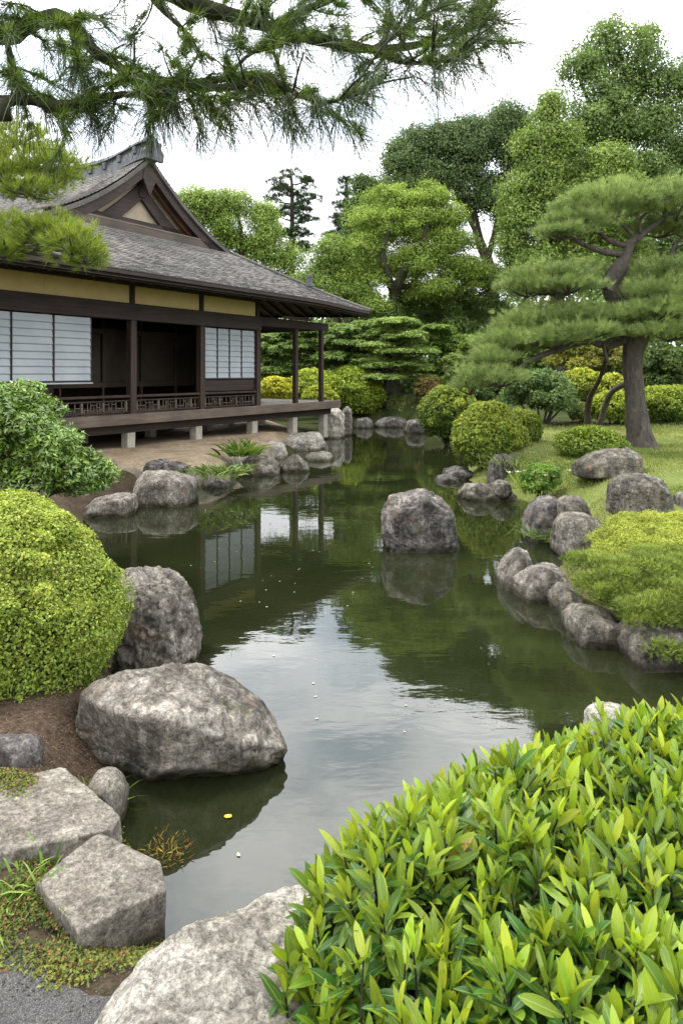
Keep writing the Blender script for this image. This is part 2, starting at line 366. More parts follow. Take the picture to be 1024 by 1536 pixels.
def HT(x, y):
    x = np.atleast_1d(np.asarray(x, float)); y = np.atleast_1d(np.asarray(y, float))
    P = np.stack([x, y], 1); s = sdist(P, POND)
    tgt = .30 + (.24 * sm(5.4, 7.8, y) - .10 * (1 - sm(5.2, 6.4, y)) * sm(3.4, 4.2, y)) * sm(.5, 2.2, x) - .15 * (1 - sm(2.4, 3.6, y)) + .02 * np.clip(y - 9, 0, 40) * sm(0, 3, x) + .015 * np.clip(y - 26, 0, 150)
    wid = np.where((x < -1) & (y > 9), .7, np.where((x > 1.5) & (y > 4.2), .85 + .40 * sm(8.2, 9.6, y) * (1 - sm(13, 15, y)), .5))
    z = np.where(s > 0, -.04 + (tgt + .04) * sm(0, 1, s / wid), -.04 - .55 * sm(0, 1, -s / .6))
    z = z + .03 * fbm(np.c_[x * 1.3, y * 1.3, x * 0], 3, 5) * sm(.1, .6, s)
    return z
def ht(x, y): return float(HT(x, y)[0])
def axis(lo, hi, c, h, n):
    t = np.linspace(math.asinh((lo - c) / h), math.asinh((hi - c) / h), n); return c + h * np.sinh(t)
xs = axis(-260, 260, 0, 2.2, 330); ys = axis(-25, 420, 4.5, 3.2, 380)
X, Y = np.meshgrid(xs, ys); Z = HT(X.ravel(), Y.ravel())
V = np.c_[X.ravel(), Y.ravel(), Z]; nx, ny = len(xs), len(ys)
i = np.arange(ny - 1)[:, None] * nx; j = np.arange(nx - 1)[None]
F = np.stack([i + j, i + j + 1, i + nx + j + 1, i + nx + j], -1).reshape(-1, 4)
cx = V[F].mean(1)
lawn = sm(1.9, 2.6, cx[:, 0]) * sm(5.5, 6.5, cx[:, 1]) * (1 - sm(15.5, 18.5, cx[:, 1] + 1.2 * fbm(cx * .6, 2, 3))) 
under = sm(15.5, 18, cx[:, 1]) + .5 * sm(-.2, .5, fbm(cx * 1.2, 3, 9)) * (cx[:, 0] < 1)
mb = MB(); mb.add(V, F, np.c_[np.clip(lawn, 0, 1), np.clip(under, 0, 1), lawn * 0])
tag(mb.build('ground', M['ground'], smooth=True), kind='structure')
mb = MB(); gx = np.linspace(-7, 5, 60); gy = np.linspace(2, 30, 120); X, Y = np.meshgrid(gx, gy)
i = np.arange(119)[:, None] * 60; j = np.arange(59)[None]
mb.add(np.c_[X.ravel(), Y.ravel(), X.ravel() * 0], np.stack([i + j, i + j + 1, i + 60 + j + 1, i + 60 + j], -1).reshape(-1, 4))
tag(mb.build('water', M['water'], smooth=True), kind='structure')
# gravel path in the near left corner
mb = MB(); a = np.r_[np.linspace(-4, -1.5, 10), np.linspace(-1.45, -.35, 50)]; b = np.linspace(.4, 2.5, 44); X, Y = np.meshgrid(a, b)
edge = 2.20 + .035 * fbm(np.c_[X.ravel() * 9, X.ravel() * 0, X.ravel() * 0], 3, 5) + .10 * fbm(np.c_[X.ravel() * 2.2, X.ravel() * 0, X.ravel() * 0], 3, 2) - .25 * sm(-1.1, -.7, X.ravel())
i = np.arange(43)[:, None] * 60; j = np.arange(59)[None]
F = np.stack([i + j, i + j + 1, i + 61, i + 60 + j], -1).reshape(-1, 4) if False else np.stack([i + j, i + j + 1, i + 60 + j + 1, i + 60 + j], -1).reshape(-1, 4)
Yc = np.minimum(Y.ravel(), edge); mb.add(np.c_[X.ravel(), Yc, HT(X.ravel(), Yc) + .012], F)
tag(mb.build('path', M['gravel'], smooth=True), kind='structure')

# ------------------------------------------------------------------ foliage builders
def unit(v): return v / (np.linalg.norm(v, axis=-1, keepdims=True) + 1e-9)
def rdir(n): return unit(rng.normal(size=(n, 3)))
def leaf_quads(mb, P, Nn, Ln, Wd, col, fold=.18, T=None):
    n = len(P); Ln = np.broadcast_to(Ln, (n,))[:, None]; Wd = np.broadcast_to(Wd, (n,))[:, None]
    Nn = unit(Nn)
    if T is None: T = rdir(n)
    T = unit(T - (T * Nn).sum(1, keepdims=True) * Nn); B = np.cross(Nn, T)
    v0 = P - T * Ln * .5; v2 = P + T * Ln * .5; up = Nn * Wd * fold
    v1 = P + B * Wd * .5 + up - T * Ln * .06; v3 = P - B * Wd * .5 + up - T * Ln * .06
    V = np.stack([v0, v1, v2, v3], 1).reshape(-1, 3)
    mb.add(V, np.arange(4 * n).reshape(-1, 4), col)
def lcol(n, c1, c2, t=None, jit=.16):
    c1 = np.array(c1); c2 = np.array(c2)
    if t is None: t = rng.random(n)
    c = c1[None] * (1 - t[:, None]) + c2[None] * t[:, None]
    return np.clip(c * (1 + jit * rng.normal(size=(n, 1))) * (1 + .05 * rng.normal(size=(n, 3))), .004, .9)
def crown_leaves(mb, clumps, dens, Ln, Wd, c1, c2, zmin=-.55, shell=(.72, 1.06), jn=.55, up=.25, tips=0.0, T=None, seed=0, wob_=.32):
    """clumps (k,6): centre + radii; leaves on the outer shell of every clump"""
    clumps = np.asarray(clumps, float); r = clumps[:, 3:]
    area = 4 * np.pi * ((r[:, 0] * r[:, 1]) ** 1.6 / 3 + (r[:, 0] * r[:, 2]) ** 1.6 / 3 + (r[:, 1] * r[:, 2]) ** 1.6 / 3) ** (1 / 1.6)
    cnt = np.maximum((area * dens).astype(int), 4); idx = np.repeat(np.arange(len(clumps)), cnt); n = len(idx)
    d = rdir(n); bad = d[:, 2] < zmin; d[bad, 2] *= -1
    c = clumps[idx, :3]; rr = clumps[idx, 3:]
    s = rng.uniform(shell[0], shell[1], n)[:, None]
    wob = 1 + wob_ * vnoise(d * 2.1 + idx[:, None] * 5.7, 3)[:, None] + .5 * wob_ * vnoise(d * 5.3 + idx[:, None] * 3.1, 8)[:, None]
    P = c + d * rr * s * wob; Nn = unit(unit(d / rr) + np.array([0, 0, up]) + jn * rng.normal(size=(n, 3)))
    ct = rng.random(len(clumps))[idx]
    t = np.clip(.5 * ct + .5 * rng.random(n) + tips * (d[:, 2] - .2), 0, 1)
    leaf_quads(mb, P, Nn, Ln * rng.uniform(.7, 1.3, n), Wd * rng.uniform(.75, 1.25, n), lcol(n, c1, c2, t))
def subclumps(ells, per, rlo, rhi, zmin=-.6, flat=.8, inside=.25):
    ells = np.asarray(ells, float); out_ = []
    for e in ells:
        k = max(int(per * (e[3] * e[5] + e[3] * e[4] + e[4] * e[5]) / (3 * ((rlo + rhi) / 2) ** 2)), 3)
        d = rdir(k); d[:, 2] = np.where(d[:, 2] < zmin, -d[:, 2], d[:, 2])
        s = np.where(rng.random(k) < inside, rng.uniform(.3, .75, k), rng.uniform(.78, 1.0, k))[:, None]
        rc = rng.uniform(rlo, rhi, k)
        out_.append(np.c_[e[:3] + d * (e[3:] - rc[:, None] * .6).clip(.05) * s, rc, rc, rc * flat])
    return np.concatenate(out_)
def pe(px, py, rx, ry, Y, dr=1.0, dY=0):
    k = (Y + dY) / FPX; c = at(px, py, Y + dY); return [*c, rx * k, rx * k * dr, ry * k]
def limbs(mb, base, targets, r0, seed=0):
    base = np.asarray(base, float)
    for q, tgt in enumerate(targets):
        tgt = np.asarray(tgt, float); m = (base + tgt) / 2 + np.array([*rng.normal(size=2) * .12, -.08]) * np.linalg.norm(tgt - base)
        mb.tube([base, m, tgt], [r0, r0 * .6, r0 * .2], 7, .1, seed + q, sub=4)

def tree(name, label, cat, ells, trunk, r, limb_targets, c1, c2, Lf=.2, Wf=.13, dens=9, per=3., rc=(.7, 1.2), group=None, bark='bark', tips=.2, extra=None, jn=.6, zmin=-.55, flat=.8, limb_r=.4, thin=1.0, fill=.55):
    b = np.asarray(trunk[0], float); root = empty(name, b)
    tag(root, label, cat, group)
    mb = MB(); mb.tube(trunk, np.linspace(r, r * .45, len(trunk)), 12, .12, 3)
    limbs(mb, trunk[-1], limb_targets, r * limb_r * 1.2)
    if extra:
        for pts, ra in extra: mb.tube(pts, np.linspace(ra, ra * .3, len(pts)), 9, .1, 5)
    o = mb.build('trunk', M[bark], root, smooth=True); o.location = -b
    mb = MB(); sc = subclumps(ells, per * 1.35, rc[0] * .72, rc[1] * .85, flat=flat)
    crown_leaves(mb, sc, dens * 9.5 * thin, Lf * .47, Wf * .47, c1, c2, tips=tips, jn=jn, zmin=zmin, shell=(.55, 1.16), wob_=.45)
    crown_leaves(mb, ells, dens * 3.2 * thin * fill, Lf * .47, Wf * .47, c1, c2, tips=tips, jn=1.0, zmin=-.9, shell=(.45, 1.10), wob_=.55)
    o = mb.build('crown', M['leaf'], root); o.location = -b
    return root

def dome(name, label, ells, c1, c2, Lf, Wf, dens, cat='shrub', group=None, tips=.35, lump=.10, lumps=26, mat='leaf', jn=.75, stem=True):
    """clipped shrub: leaves over ellipsoids with small lumps, and short stems inside"""
    ells = np.asarray(ells, float); lo = (ells[:, 2] - ells[:, 5]).min()
    b = np.array([ells[:, 0].mean(), ells[:, 1].mean(), lo]); root = empty(name, b); tag(root, label, cat, group)
    cl = []
    for e in ells:
        cl.append([*e[:3], *(e[3:] * .93)])
        d = rdir(lumps); d[:, 2] = np.abs(d[:, 2]) * np.where(rng.random(lumps) < .75, 1, -.5)
        for q in d: cl.append([*(e[:3] + q * e[3:] * .86), *(e[3:].mean() * lump * rng.uniform(1.2, 2.4) * np.array([1, 1, .8]))])
    mb = MB(); crown_leaves(mb, np.array(cl), dens, Lf, Wf, c1, c2, zmin=-.75, shell=(.84, 1.07), jn=jn, up=.5, tips=tips, wob_=.10)
    o = mb.build('foliage', M[mat], root); o.location = -b
    mb = MB()
    for e in ells:
        for q in range(7):
            g = np.array([e[0], e[1], lo]) + np.array([*rng.normal(size=2) * .08 * e[3], .0])
            tp = e[:3] + rdir(1)[0] * e[3:] * .75; tp[2] = max(tp[2], e[2])
            mb.tube([g + [0, 0, -.05], (g + tp) / 2 + rng.normal(size=3) * .04 * e[3], tp], [e[3] * .045, e[3] * .03, e[3] * .012], 6, .1, q, sub=3)
        # twiggy core that keeps the inside dense
        n = 26; dd = rdir(n)
        for q in dd: mb.tube([e[:3] + q * e[3:] * .1, e[:3] + q * e[3:] * .5 + [0, 0, -.02], e[:3] + q * e[3:] * .85], [e[3] * .02, e[3] * .012, e[3] * .006], 4, 0, 0, sub=2)
    o = mb.build('stems', M['bark'], root); o.location = -b
    return root

def needles(mb, P, D, Ln, Wd, n_per, spread, c1, c2, droop=0.0, t=None, seg=2):
    """tufts of needles: every tuft has n_per needles round direction D"""
    k = len(P); idx = np.repeat(np.arange(k), n_per); n = len(idx)
    D = unit(unit(D)[idx] + spread * rng.normal(size=(n, 3)) * .6)
    Lr = (np.broadcast_to(Ln, (k,))[idx] * rng.uniform(.7, 1.15, n))[:, None]
    base = P[idx] + rng.normal(size=(n, 3)) * .06 * Lr
    S = unit(np.cross(D, rdir(n))) * Wd * .5
    tt = rng.random(n) if t is None else np.clip(t[idx] * .6 + .4 * rng.random(n), 0, 1)
    col = lcol(n, c1, c2, tt)
    if seg == 1:
        V = np.stack([base - S, base + S, base + D * Lr + [0, 0, -1] * Lr * droop], 1).reshape(-1, 3)
        mb.add(V, np.arange(3 * n).reshape(-1, 3), col)
    else:
        mid = base + D * Lr * .55 + np.array([0, 0, -1]) * Lr * droop * .22; tip = base + D * Lr + np.array([0, 0, -1]) * Lr * droop
        V = np.stack([base - S, base + S, mid + S * .8, mid - S * .8, tip], 1).reshape(-1, 3); q = np.arange(n)[:, None] * 5
        mb.add(V, q + np.array([[0, 1, 2, 3]]), col); mb.add(np.zeros((0, 3)), np.zeros((0, 3), int))
        F3 = q + np.array([[3, 2, 4]]); mb.F.append(F3 + mb.n - 5 * n); mb.C.append(col); mb.UV.append(np.zeros((F3.size, 2)))

def blades(mb, P, D, Ln, Wd, bend, c1, c2):
    n = len(P); D = unit(D); Ln = np.broadcast_to(Ln, (n,))[:, None]; S = unit(np.cross(D, rdir(n))) * Wd * .5
    H = D.copy(); H[:, 2] = 0; H = unit(H + rng.normal(size=(n, 3)) * [.3, .3, 0])
    pts = [P + D * Ln * s + H * Ln * bend * s * s - np.array([0, 0, 1]) * Ln * bend * .6 * s ** 3 for s in (0, .4, .75, 1)]
    w = (.7, 1, .7)
    V = np.stack([pts[0] - S * w[0], pts[0] + S * w[0], pts[1] - S, pts[1] + S, pts[2] - S * .7, pts[2] + S * .7, pts[3]], 1).reshape(-1, 3)
    q = np.arange(n)[:, None] * 7; col = lcol(n, c1, c2); b = mb.n
    mb.add(V, np.concatenate([q + [[0, 1, 3, 2]], q + [[2, 3, 5, 4]]]), np.concatenate([col, col]))
    F3 = q + [[4, 5, 6]]; mb.F.append(F3 + b); mb.C.append(col); mb.UV.append(np.zeros((F3.size, 2)))

# ------------------------------------------------------------------ rocks
_ico = {}
def ico(sub):
    if sub not in _ico:
        bm = bmesh.new(); bmesh.ops.create_icosphere(bm, subdivisions=sub, radius=1)
        _ico[sub] = (np.array([v.co[:] for v in bm.verts]), np.array([[v.index for v in f.verts] for f in bm.faces])); bm.free()
    return _ico[sub]
def rock(name, label, pts, mat='rock_grey', sub=5, seed=0, amp=.05, p=16, cuts=9, chips=26, group=None, strata=0.0, cat='rock'):
    pts = np.asarray(pts, float); lo, hi = pts.min(0), pts.max(0); c = (lo + hi) / 2; ext = (hi - lo) / 2
    q = (pts - c) / ext; bm = bmesh.new()
    for v in q: bm.verts.new(v)
    bmesh.ops.convex_hull(bm, input=bm.verts); bm.normal_update()
    pl = []
    for f in bm.faces:
        nn = np.array(f.normal[:]); dd = float(nn @ np.array(f.verts[0].co[:]))
        if dd < 0: nn, dd = -nn, -dd
        if dd > .02 and not any(np.allclose(nn, a, atol=.12) and abs(dd - b) < .06 for a, b in pl): pl.append((nn, dd))
    bm.free()
    rs = np.random.default_rng(seed + 500); p = max(p, 64)
    for qc in range(cuts + chips):
        nn = rs.normal(size=3); nn[2] *= .8; nn /= np.linalg.norm(nn); pl.append((nn, float((q @ nn).max()) * (rs.uniform(.80, .92) if qc < cuts else rs.uniform(.83, .97))))
    Dv, Fc = ico(sub); An = np.array([a for a, b in pl]); Db = np.array([b for a, b in pl])
    inv = np.clip(Dv @ An.T, 1e-4, None) / Db[None]
    r = (inv ** p).sum(1) ** (-1 / p)
    W = Dv * r[:, None] * ext
    size = ext.mean(); nrm = unit(Dv / ext)
    f1 = fbm(W / size * 1.5 + seed * 7.1, 3, seed); f2 = fbm(W / size * 5 + seed * 3.3, 4, seed + 9)
    rid = np.abs(fbm(W / size * 2.3 + 5 + seed, 3, seed + 20)); crack = -np.exp(-(rid / .06) ** 2)
    f3 = fbm(W / size * 14 + seed, 3, seed + 4); rid2 = np.abs(f2); disp = amp * (.8 * f1 + .6 * f2 + .2 * f3 + .8 * crack - .35 * np.exp(-(rid2 / .09) ** 2))
    if strata: disp = disp + strata * np.sin(W[:, 2] / size * 14 + 3 * f1 + 2 * W[:, 0] / size)
    W = W + nrm * (disp * size)[:, None]
    base = np.array([c[0], c[1], lo[2]])
    mb = MB(); mb.add(W + c - base, Fc); o = mb.build(name, M[mat], smooth=True); o.location = base
    return tag(o, label, cat, group)
def sil(px, Y, thick, k=.78, zlow=None):
    """outline at distance Y given real depth: full outline in the middle, smaller in front and behind"""
    k = min(k + .08, .88); A = np.array([at(x, y, Y) for x, y in px]); c = A.mean(0); out_ = [A]
    for sgn in (-.5, .5):
        B = c + (A - c) * k; B[:, 2] = A[:, 2].min() + (A[:, 2] - A[:, 2].min()) * (.86 if sgn < 0 else .8); B[:, 1] = Y + sgn * thick; out_.append(B)
    A = np.concatenate(out_)
    if zlow is not None: A = np.concatenate([A, np.c_[A[:, :2], np.full(len(A), zlow)]])
    return A
def slab(px, zt, zb, grow=1.05):
    """rock seen from above: outline of its top at height zt (or one height each), sides down to zb"""
    A = np.array([gp(q[0], q[1], q[2] if len(q) > 2 else zt) for q in px]); c = A.mean(0); B = A.copy(); B[:, :2] = c[:2] + (A[:, :2] - c[:2]) * grow; B[:, 2] = zb
    return np.concatenate([A, B])
# ------------------------------------------------------------------ the house (local x along the front, local y into the house)
HP = np.array([-2.13, 17.2, 0.0]); HA = math.atan2(.8408, .5414)
house = empty('garden_pavilion', HP, HA)
tag(house, 'old dark timber pavilion with grey shingle hip and gable roof standing at the pond edge', 'house')
def hb(name, mat, *boxes, smooth=False):
    m = MB()
    for a, b in boxes: m.box(a, b)
    o = m.build(name, M[mat], house, smooth)
    bv = o.modifiers.new('bevel', 'BEVEL'); bv.width = .008; bv.segments = 1; bv.limit_method = 'ANGLE'
    return o
ZD = 1.15                                            # deck top
UL = -9.0
# roof -----------------------------------------------------------
VE, UR, UE = -1.3, -2.13, 3.42                       # eave line, ridge, right eave
LE = 3.85
def prof(a):
    a = np.asarray(a, float); k = np.clip(a, 0, 2.75); e = np.clip(a - 2.75, 0, None); return 3.83 + .40 * k + .036 * k * k + .36 * e + .107 * e * e
def lift(u):                                        # eaves rise towards the corner
    return -.10 * sm(UE - 3.4, UE, u) ** 1.6
def front_pt(u, y):                                 # skirt under the gable
    a = y - VE; return prof(a) + lift(u) * (1 - sm(0, 2.8, a))
def strip_surface(rows, name, parent=house, mat='roof', rh=.022, brick=.16):
    """rows: list of (m,3) polylines from the eave upwards; every course overlaps the one below"""
    m = MB(); rows = [np.asarray(r) for r in rows]
    for k in range(len(rows) - 1):
        lo, up = rows[k], rows[k + 1]; mm = len(lo)
        s = np.concatenate([[0], np.cumsum(np.linalg.norm(np.diff(lo, axis=0), axis=1))]) / brick + (k % 2) * .5 + k * .37
        j = rh * (1 + .5 * vnoise(np.c_[s * 1.7, s * 0 + k * 3.1, s * 0], 4))
        A = lo + np.c_[j * 0, j * 0, -.006 + j * 0]; B = lo + np.c_[j * 0, j * 0, j]; Cc = up + np.array([0, 0, .002])
        V = np.concatenate([A, B, Cc]); q = np.arange(mm - 1)
        m.add(V, np.stack([q, q + 1, mm + q + 1, mm + q], 1), uv=np.stack([np.c_[s[:-1], q * 0 + k + .02], np.c_[s[1:], q * 0 + k + .02], np.c_[s[1:], q * 0 + k + .04], np.c_[s[:-1], q * 0 + k + .04]], 1))
        m.add(np.zeros((0, 3)), np.zeros((0, 4), int))
        m.F.append(np.stack([q + mm, q + mm + 1, 2 * mm + q + 1, 2 * mm + q], 1) + m.n - 3 * mm); m.C.append(np.full((mm - 1, 3), .5))
        m.UV.append(np.stack([np.c_[s[:-1], q * 0 + k + .08], np.c_[s[1:], q * 0 + k + .08], np.c_[s[1:], q * 0 + k + .98], np.c_[s[:-1], q * 0 + k + .98]], 1).reshape(-1, 2))
    return m.build(name, M[mat], parent, uv=True)
AH = 2.75                                           # plan depth of the skirt
FT_R, FT_L = UE - AH, 2 * UR - (UE - AH)            # feet of the gable
UEL = FT_L - 4.4                                    # left eave
rows = []
for k in range(31):
    a = 3.3 * k / 30; aa = min(a, AH)
    u0 = UEL + (FT_L - UEL) * aa / AH; u1 = UE - (UE - FT_R) * aa / AH
    us = np.linspace(u0, u1, 120); rows.append(np.c_[us, np.full(120, VE + a), [front_pt(u, VE + a) for u in us]])
strip_surface(rows, 'front_roof_slope')
YV = VE + AH + .05                                  # verge of the main roof
YB = YV + 7.5
def right_row(a, sgn=1, verge=True):
    if a < AH: y0 = VE + a; y1 = YB + AH - a
    else: y0 = YV; y1 = YB
    ys = np.linspace(y0, y1, 70)
    if sgn > 0: us = UE - a
    else: us = (UEL + (FT_L - UEL) * a / AH) if a < AH else 2 * UR - (UE - a)
    z = prof(a) + (lift(UE) * (1 - sm(0, 2.8, a)) * (1 - sm(0, 3.4, np.minimum(ys - y0, y1 - ys))) if a < AH else 0)
    sag = .10 * (1 - sm(0, 1.4, ys - YV)) if a >= AH else 0
    return np.c_[np.full(70, us), ys, z + sag * np.ones(70)]
WM = UE - UR
for nm, sg in (('right_roof_slope', 1), ('left_roof_slope', -1)):
    strip_surface([right_row(WM * k / 60, sg) for k in range(61)], nm)
# soffit: boarded underside of the eaves, with rafters below it
m = MB()
def under(pts): q = np.asarray(pts, float).copy(); q[:, 2] -= .15; return q
for k in range(12):
    a0, a1 = 3.0 * k / 12, 3.0 * (k + 1) / 12
    f = lambda a: under([(u, VE + a, front_pt(u, VE + a)) for u in np.linspace(UEL + (FT_L - UEL) * min(a, AH) / AH, UE - (UE - FT_R) * min(a, AH) / AH, 60)])
    A, B = f(a0), f(a1); q = np.arange(59); m.add(np.r_[A, B], np.stack([q, q + 1, 60 + q + 1, 60 + q], 1))
    for sg in (1, -1):
        A, B = under(right_row(min(a0, AH - .01), sg)), under(right_row(min(a1, AH - .005), sg)); q = np.arange(69)
        m.add(np.r_[A, B], np.stack([q, q + 1, 70 + q + 1, 70 + q], 1))
m.build('soffit', M['wood_dark'], house, True)
# eave fascia, front and right
fr = np.array(rows[0]); rr_ = right_row(0)
for ln in (fr, rr_):
    m = MB(); k = len(ln); d = np.array([0, 0, 1.])
    ins = np.array([0, .05, 0]) if ln is fr else np.array([-.05, 0, 0])
    V = np.r_[ln + ins * .2 - d * .01, ln + ins * .2 - d * .085, ln + ins * 1.6 - d * .09, ln + ins * 1.6 - d * .17, ln + ins * 3.5 - d * .17]; q = np.arange(k - 1)
    for s in range(4): m.add(V[s * k:(s + 2) * k], np.stack([q, q + 1, k + q + 1, k + q], 1))
    m.build('eave_fascia', M['wood_dark'], house)
for u in np.arange(UE - .35, -9, -.42):
    a = .12; z0, z1 = front_pt(u, VE + a) - .17, front_pt(u, VE + 1.75) - .17
    y1 = VE + min(1.75, UE - u - .05) if u > 1.6 else VE + 1.75
    z1 = front_pt(u, y1) - .17
    m = MB(); w = .03
    V = [(u + sx * w, y, z - dz) for (y, z) in ((VE + a, z0), (y1, z1)) for sx in (-1, 1) for dz in (0, .075)]
    m.add(V, [(0, 2, 3, 1), (4, 5, 7, 6), (0, 1, 5, 4), (2, 6, 7, 3), (1, 3, 7, 5), (0, 4, 6, 2)]); m.build('rafter', M['wood_dark'], house)
for y in np.arange(VE + .4, 4.4, .42):
    a = .12; x1 = UE - min(1.9, y - VE - .02)
    if UE - a - x1 < .25: continue
    r0 = prof(a) - .10 * (1 - sm(0, 3.4, y - VE)) - .18; r1 = prof(UE - x1) - .18 - .05 * (1 - sm(0, 3.4, y - VE))
    m = MB(); w = .03
    V = [(x, y + sx * w, z - dz) for (x, z) in ((UE - a, r0), (x1, r1)) for sx in (-1, 1) for dz in (0, .075)]
    m.add(V, [(0, 1, 3, 2), (4, 6, 7, 5), (0, 4, 5, 1), (2, 3, 7, 6), (1, 5, 7, 3), (0, 2, 6, 4)]); m.build('rafter', M['wood_dark'], house)
# hip ridges (thin capped edges)
def capline(name, pts, r, mat='tile'):
    m = MB(); m.tube(pts, r, 8, .03, 2, sub=6); return m.build(name, M[mat], house, smooth=True)
hip = [(UE - a, VE + a, prof(a) + lift(UE - a) * (1 - sm(0, 2.8, a)) + .03) for a in np.linspace(.0, AH, 9)]
capline('hip_ridge', hip, .05, 'roof')
o = hb('hip_finial', 'tile', ((-.05, -.06, 0), (.05, .06, .26)), ((-.09, -.09, -.04), (.09, .09, .05)), ((-.06, -.07, .20), (.06, .07, .29)))
a = 1.0; o.location = (UE - a - .55, VE + a, prof(a) + .10)
# gable ---------------------------------------------------------
gz = prof(AH); yg = YV + .38
tri_l = [(2 * UR - (UE - a), prof(a)) for a in np.linspace(AH, WM, 16)]; tri_r = [(UE - a, prof(a)) for a in np.linspace(AH, WM, 16)]
m = MB(); V = []; n16 = 16
for (ul, z), (ur, _) in zip(tri_l, tri_r): V += [(ul + .05, yg, z - .12), (ur - .05, yg, z - .12)]
m.add(V, [(2 * q, 2 * q + 1, 2 * q + 3, 2 * q + 2) for q in range(15)]); m.build('gable_wall', M['plaster_gable'], house)
def gable_band(name, off0, off1, y0, y1, mat, lo=AH):
    for side in (1, -1):
        m = MB(); P0 = []
        for a in np.linspace(lo, WM, 22):
            u = (UE - a) if side > 0 else 2 * UR - (UE - a)
            P0.append((u, prof(a)))
        P0 = np.array(P0); Q = []
        for (u, z) in P0: Q += [(u, y0, z - off0), (u, y1, z - off0), (u, y1, z - off1), (u, y0, z - off1)]
        F = []
        for q in range(21):
            b = 4 * q
            for e in range(4): F.append((b + e, b + (e + 1) % 4, b + 4 + (e + 1) % 4, b + 4 + e))
        m.add(Q, F); m.add(np.array(Q[:4]), [(0, 1, 2, 3)]); m.add(np.array(Q[-4:]), [(0, 1, 2, 3)])
        m.build(name, M[mat], house)
gable_band('verge_edge', -.06, .045, YV - .04, YV + .10, 'roof')
gable_band('bargeboard', .045, .30, YV + .02, YV + .09, 'wood_dark', AH - .1)
gable_band('inner_bargeboard', .14, .36, YV + .20, YV + .27, 'wood_red', AH + .1)
gable_band('gable_strut', .50, .90, yg - .10, yg - .03, 'wood_dark', AH + .55)
hb('gable_beam', 'wood_beam', ((FT_L + .22, yg - .36, gz - .02), (FT_R - .22, yg - .06, gz + .20)))
hb('gable_ledge', 'wood_deck', ((FT_L + .18, yg - .36, gz + .20), (FT_R - .18, yg - .04, gz + .25)))
hb('gable_sill', 'wood_dark', ((FT_L + .1, yg - .18, gz - .16), (FT_R - .1, yg - .10, gz - .02)))
for u in np.linspace(FT_L + .5, FT_R - .5, 9): hb('gable_block', 'wood_dark', ((u - .05, yg - .25, gz - .20), (u + .05, yg - .10, gz - .02)))
hb('gable_post', 'wood_dark', ((UR - .09, yg - .13, gz + .98), (UR + .09, yg - .03, prof(WM) - .2)))
hb('gable_tie', 'wood_dark', ((UR - 1.55, yg - .10, gz + .26), (UR + 1.55, yg - .04, gz + .42)))
m = MB(); za = prof(WM)
prf = [(-.16, -.28), (.16, -.28), (.20, -.48), (.12, -.62), (.05, -.78), (0, -.86), (-.05, -.78), (-.12, -.62), (-.20, -.48)]
V = [(UR + x, YV - .0 + t, za + z) for t in (0, .06) for x, z in prf]; k = len(prf)
m.add(V, [(q, (q + 1) % k, k + (q + 1) % k, k + q) for q in range(k)])
for b in (0, k): m.add(np.array(V[b:b + k]), [(q, (q + 1), k - 1) for q in range(k - 2)])
m.build('gable_pendant', M['wood_dark'], house)
# ridge: stacked tile courses with a raised end tile
zr = prof(WM)
ridge_y = np.linspace(YV - .12, YB, 40); rz_ = zr + .04 + .24 * (1 - sm(0, 1.9, ridge_y - YV)) ** 1.5
def ridge_bar(name, w, h0, h1):
    m = MB(); Q = []
    for y, z in zip(ridge_y, rz_): Q += [(UR - w, y, z + h0), (UR + w, y, z + h0), (UR + w * .82, y, z + h1), (UR - w * .82, y, z + h1)]
    F = [(4 * q + e, 4 * q + (e + 1) % 4, 4 * q + 4 + (e + 1) % 4, 4 * q + 4 + e) for q in range(39) for e in range(4)] + [(0, 1, 2, 3)]
    m.add(Q, F); m.build(name, M['tile'], house)
ridge_bar('ridge_base', .21, -.30, -.02); ridge_bar('ridge_course', .13, -.02, .10); ridge_bar('ridge_cap', .19, .10, .155)
capline('ridge_roll', [(UR, y, z + .19) for y, z in zip(ridge_y[::3], rz_[::3])], .075)
for y in np.arange(YV + .3, YB, .55):
    z = float(np.interp(y, ridge_y, rz_)); hb('ridge_block', 'tile', ((UR - .235, y - .06, z - .12), (UR + .235, y + .06, z + .04)))
m = MB(); z = rz_[0]
prf = [(-.27, -.32), (-.29, -.14), (-.20, -.02), (-.21, .10), (-.11, .13), (-.08, .20), (.08, .20), (.11, .13), (.21, .10), (.20, -.02), (.29, -.14), (.27, -.32)]; k = len(prf)
V = [(UR + x, YV - .17 + t, z + zz) for t in (0, .10) for x, zz in prf]
m.add(V, [(q, (q + 1) % k, k + (q + 1) % k, k + q) for q in range(k)]); c0 = np.array([(UR, YV - .17, z)]); c1 = c0 + [0, .1, 0]
for b, c in ((0, c0), (k, c1)): m.add(np.r_[np.array(V[b:b + k]), c], [(q, (q + 1) % k, k) for q in range(k)])
m.build('ridge_end_tile', M['tile'], house)
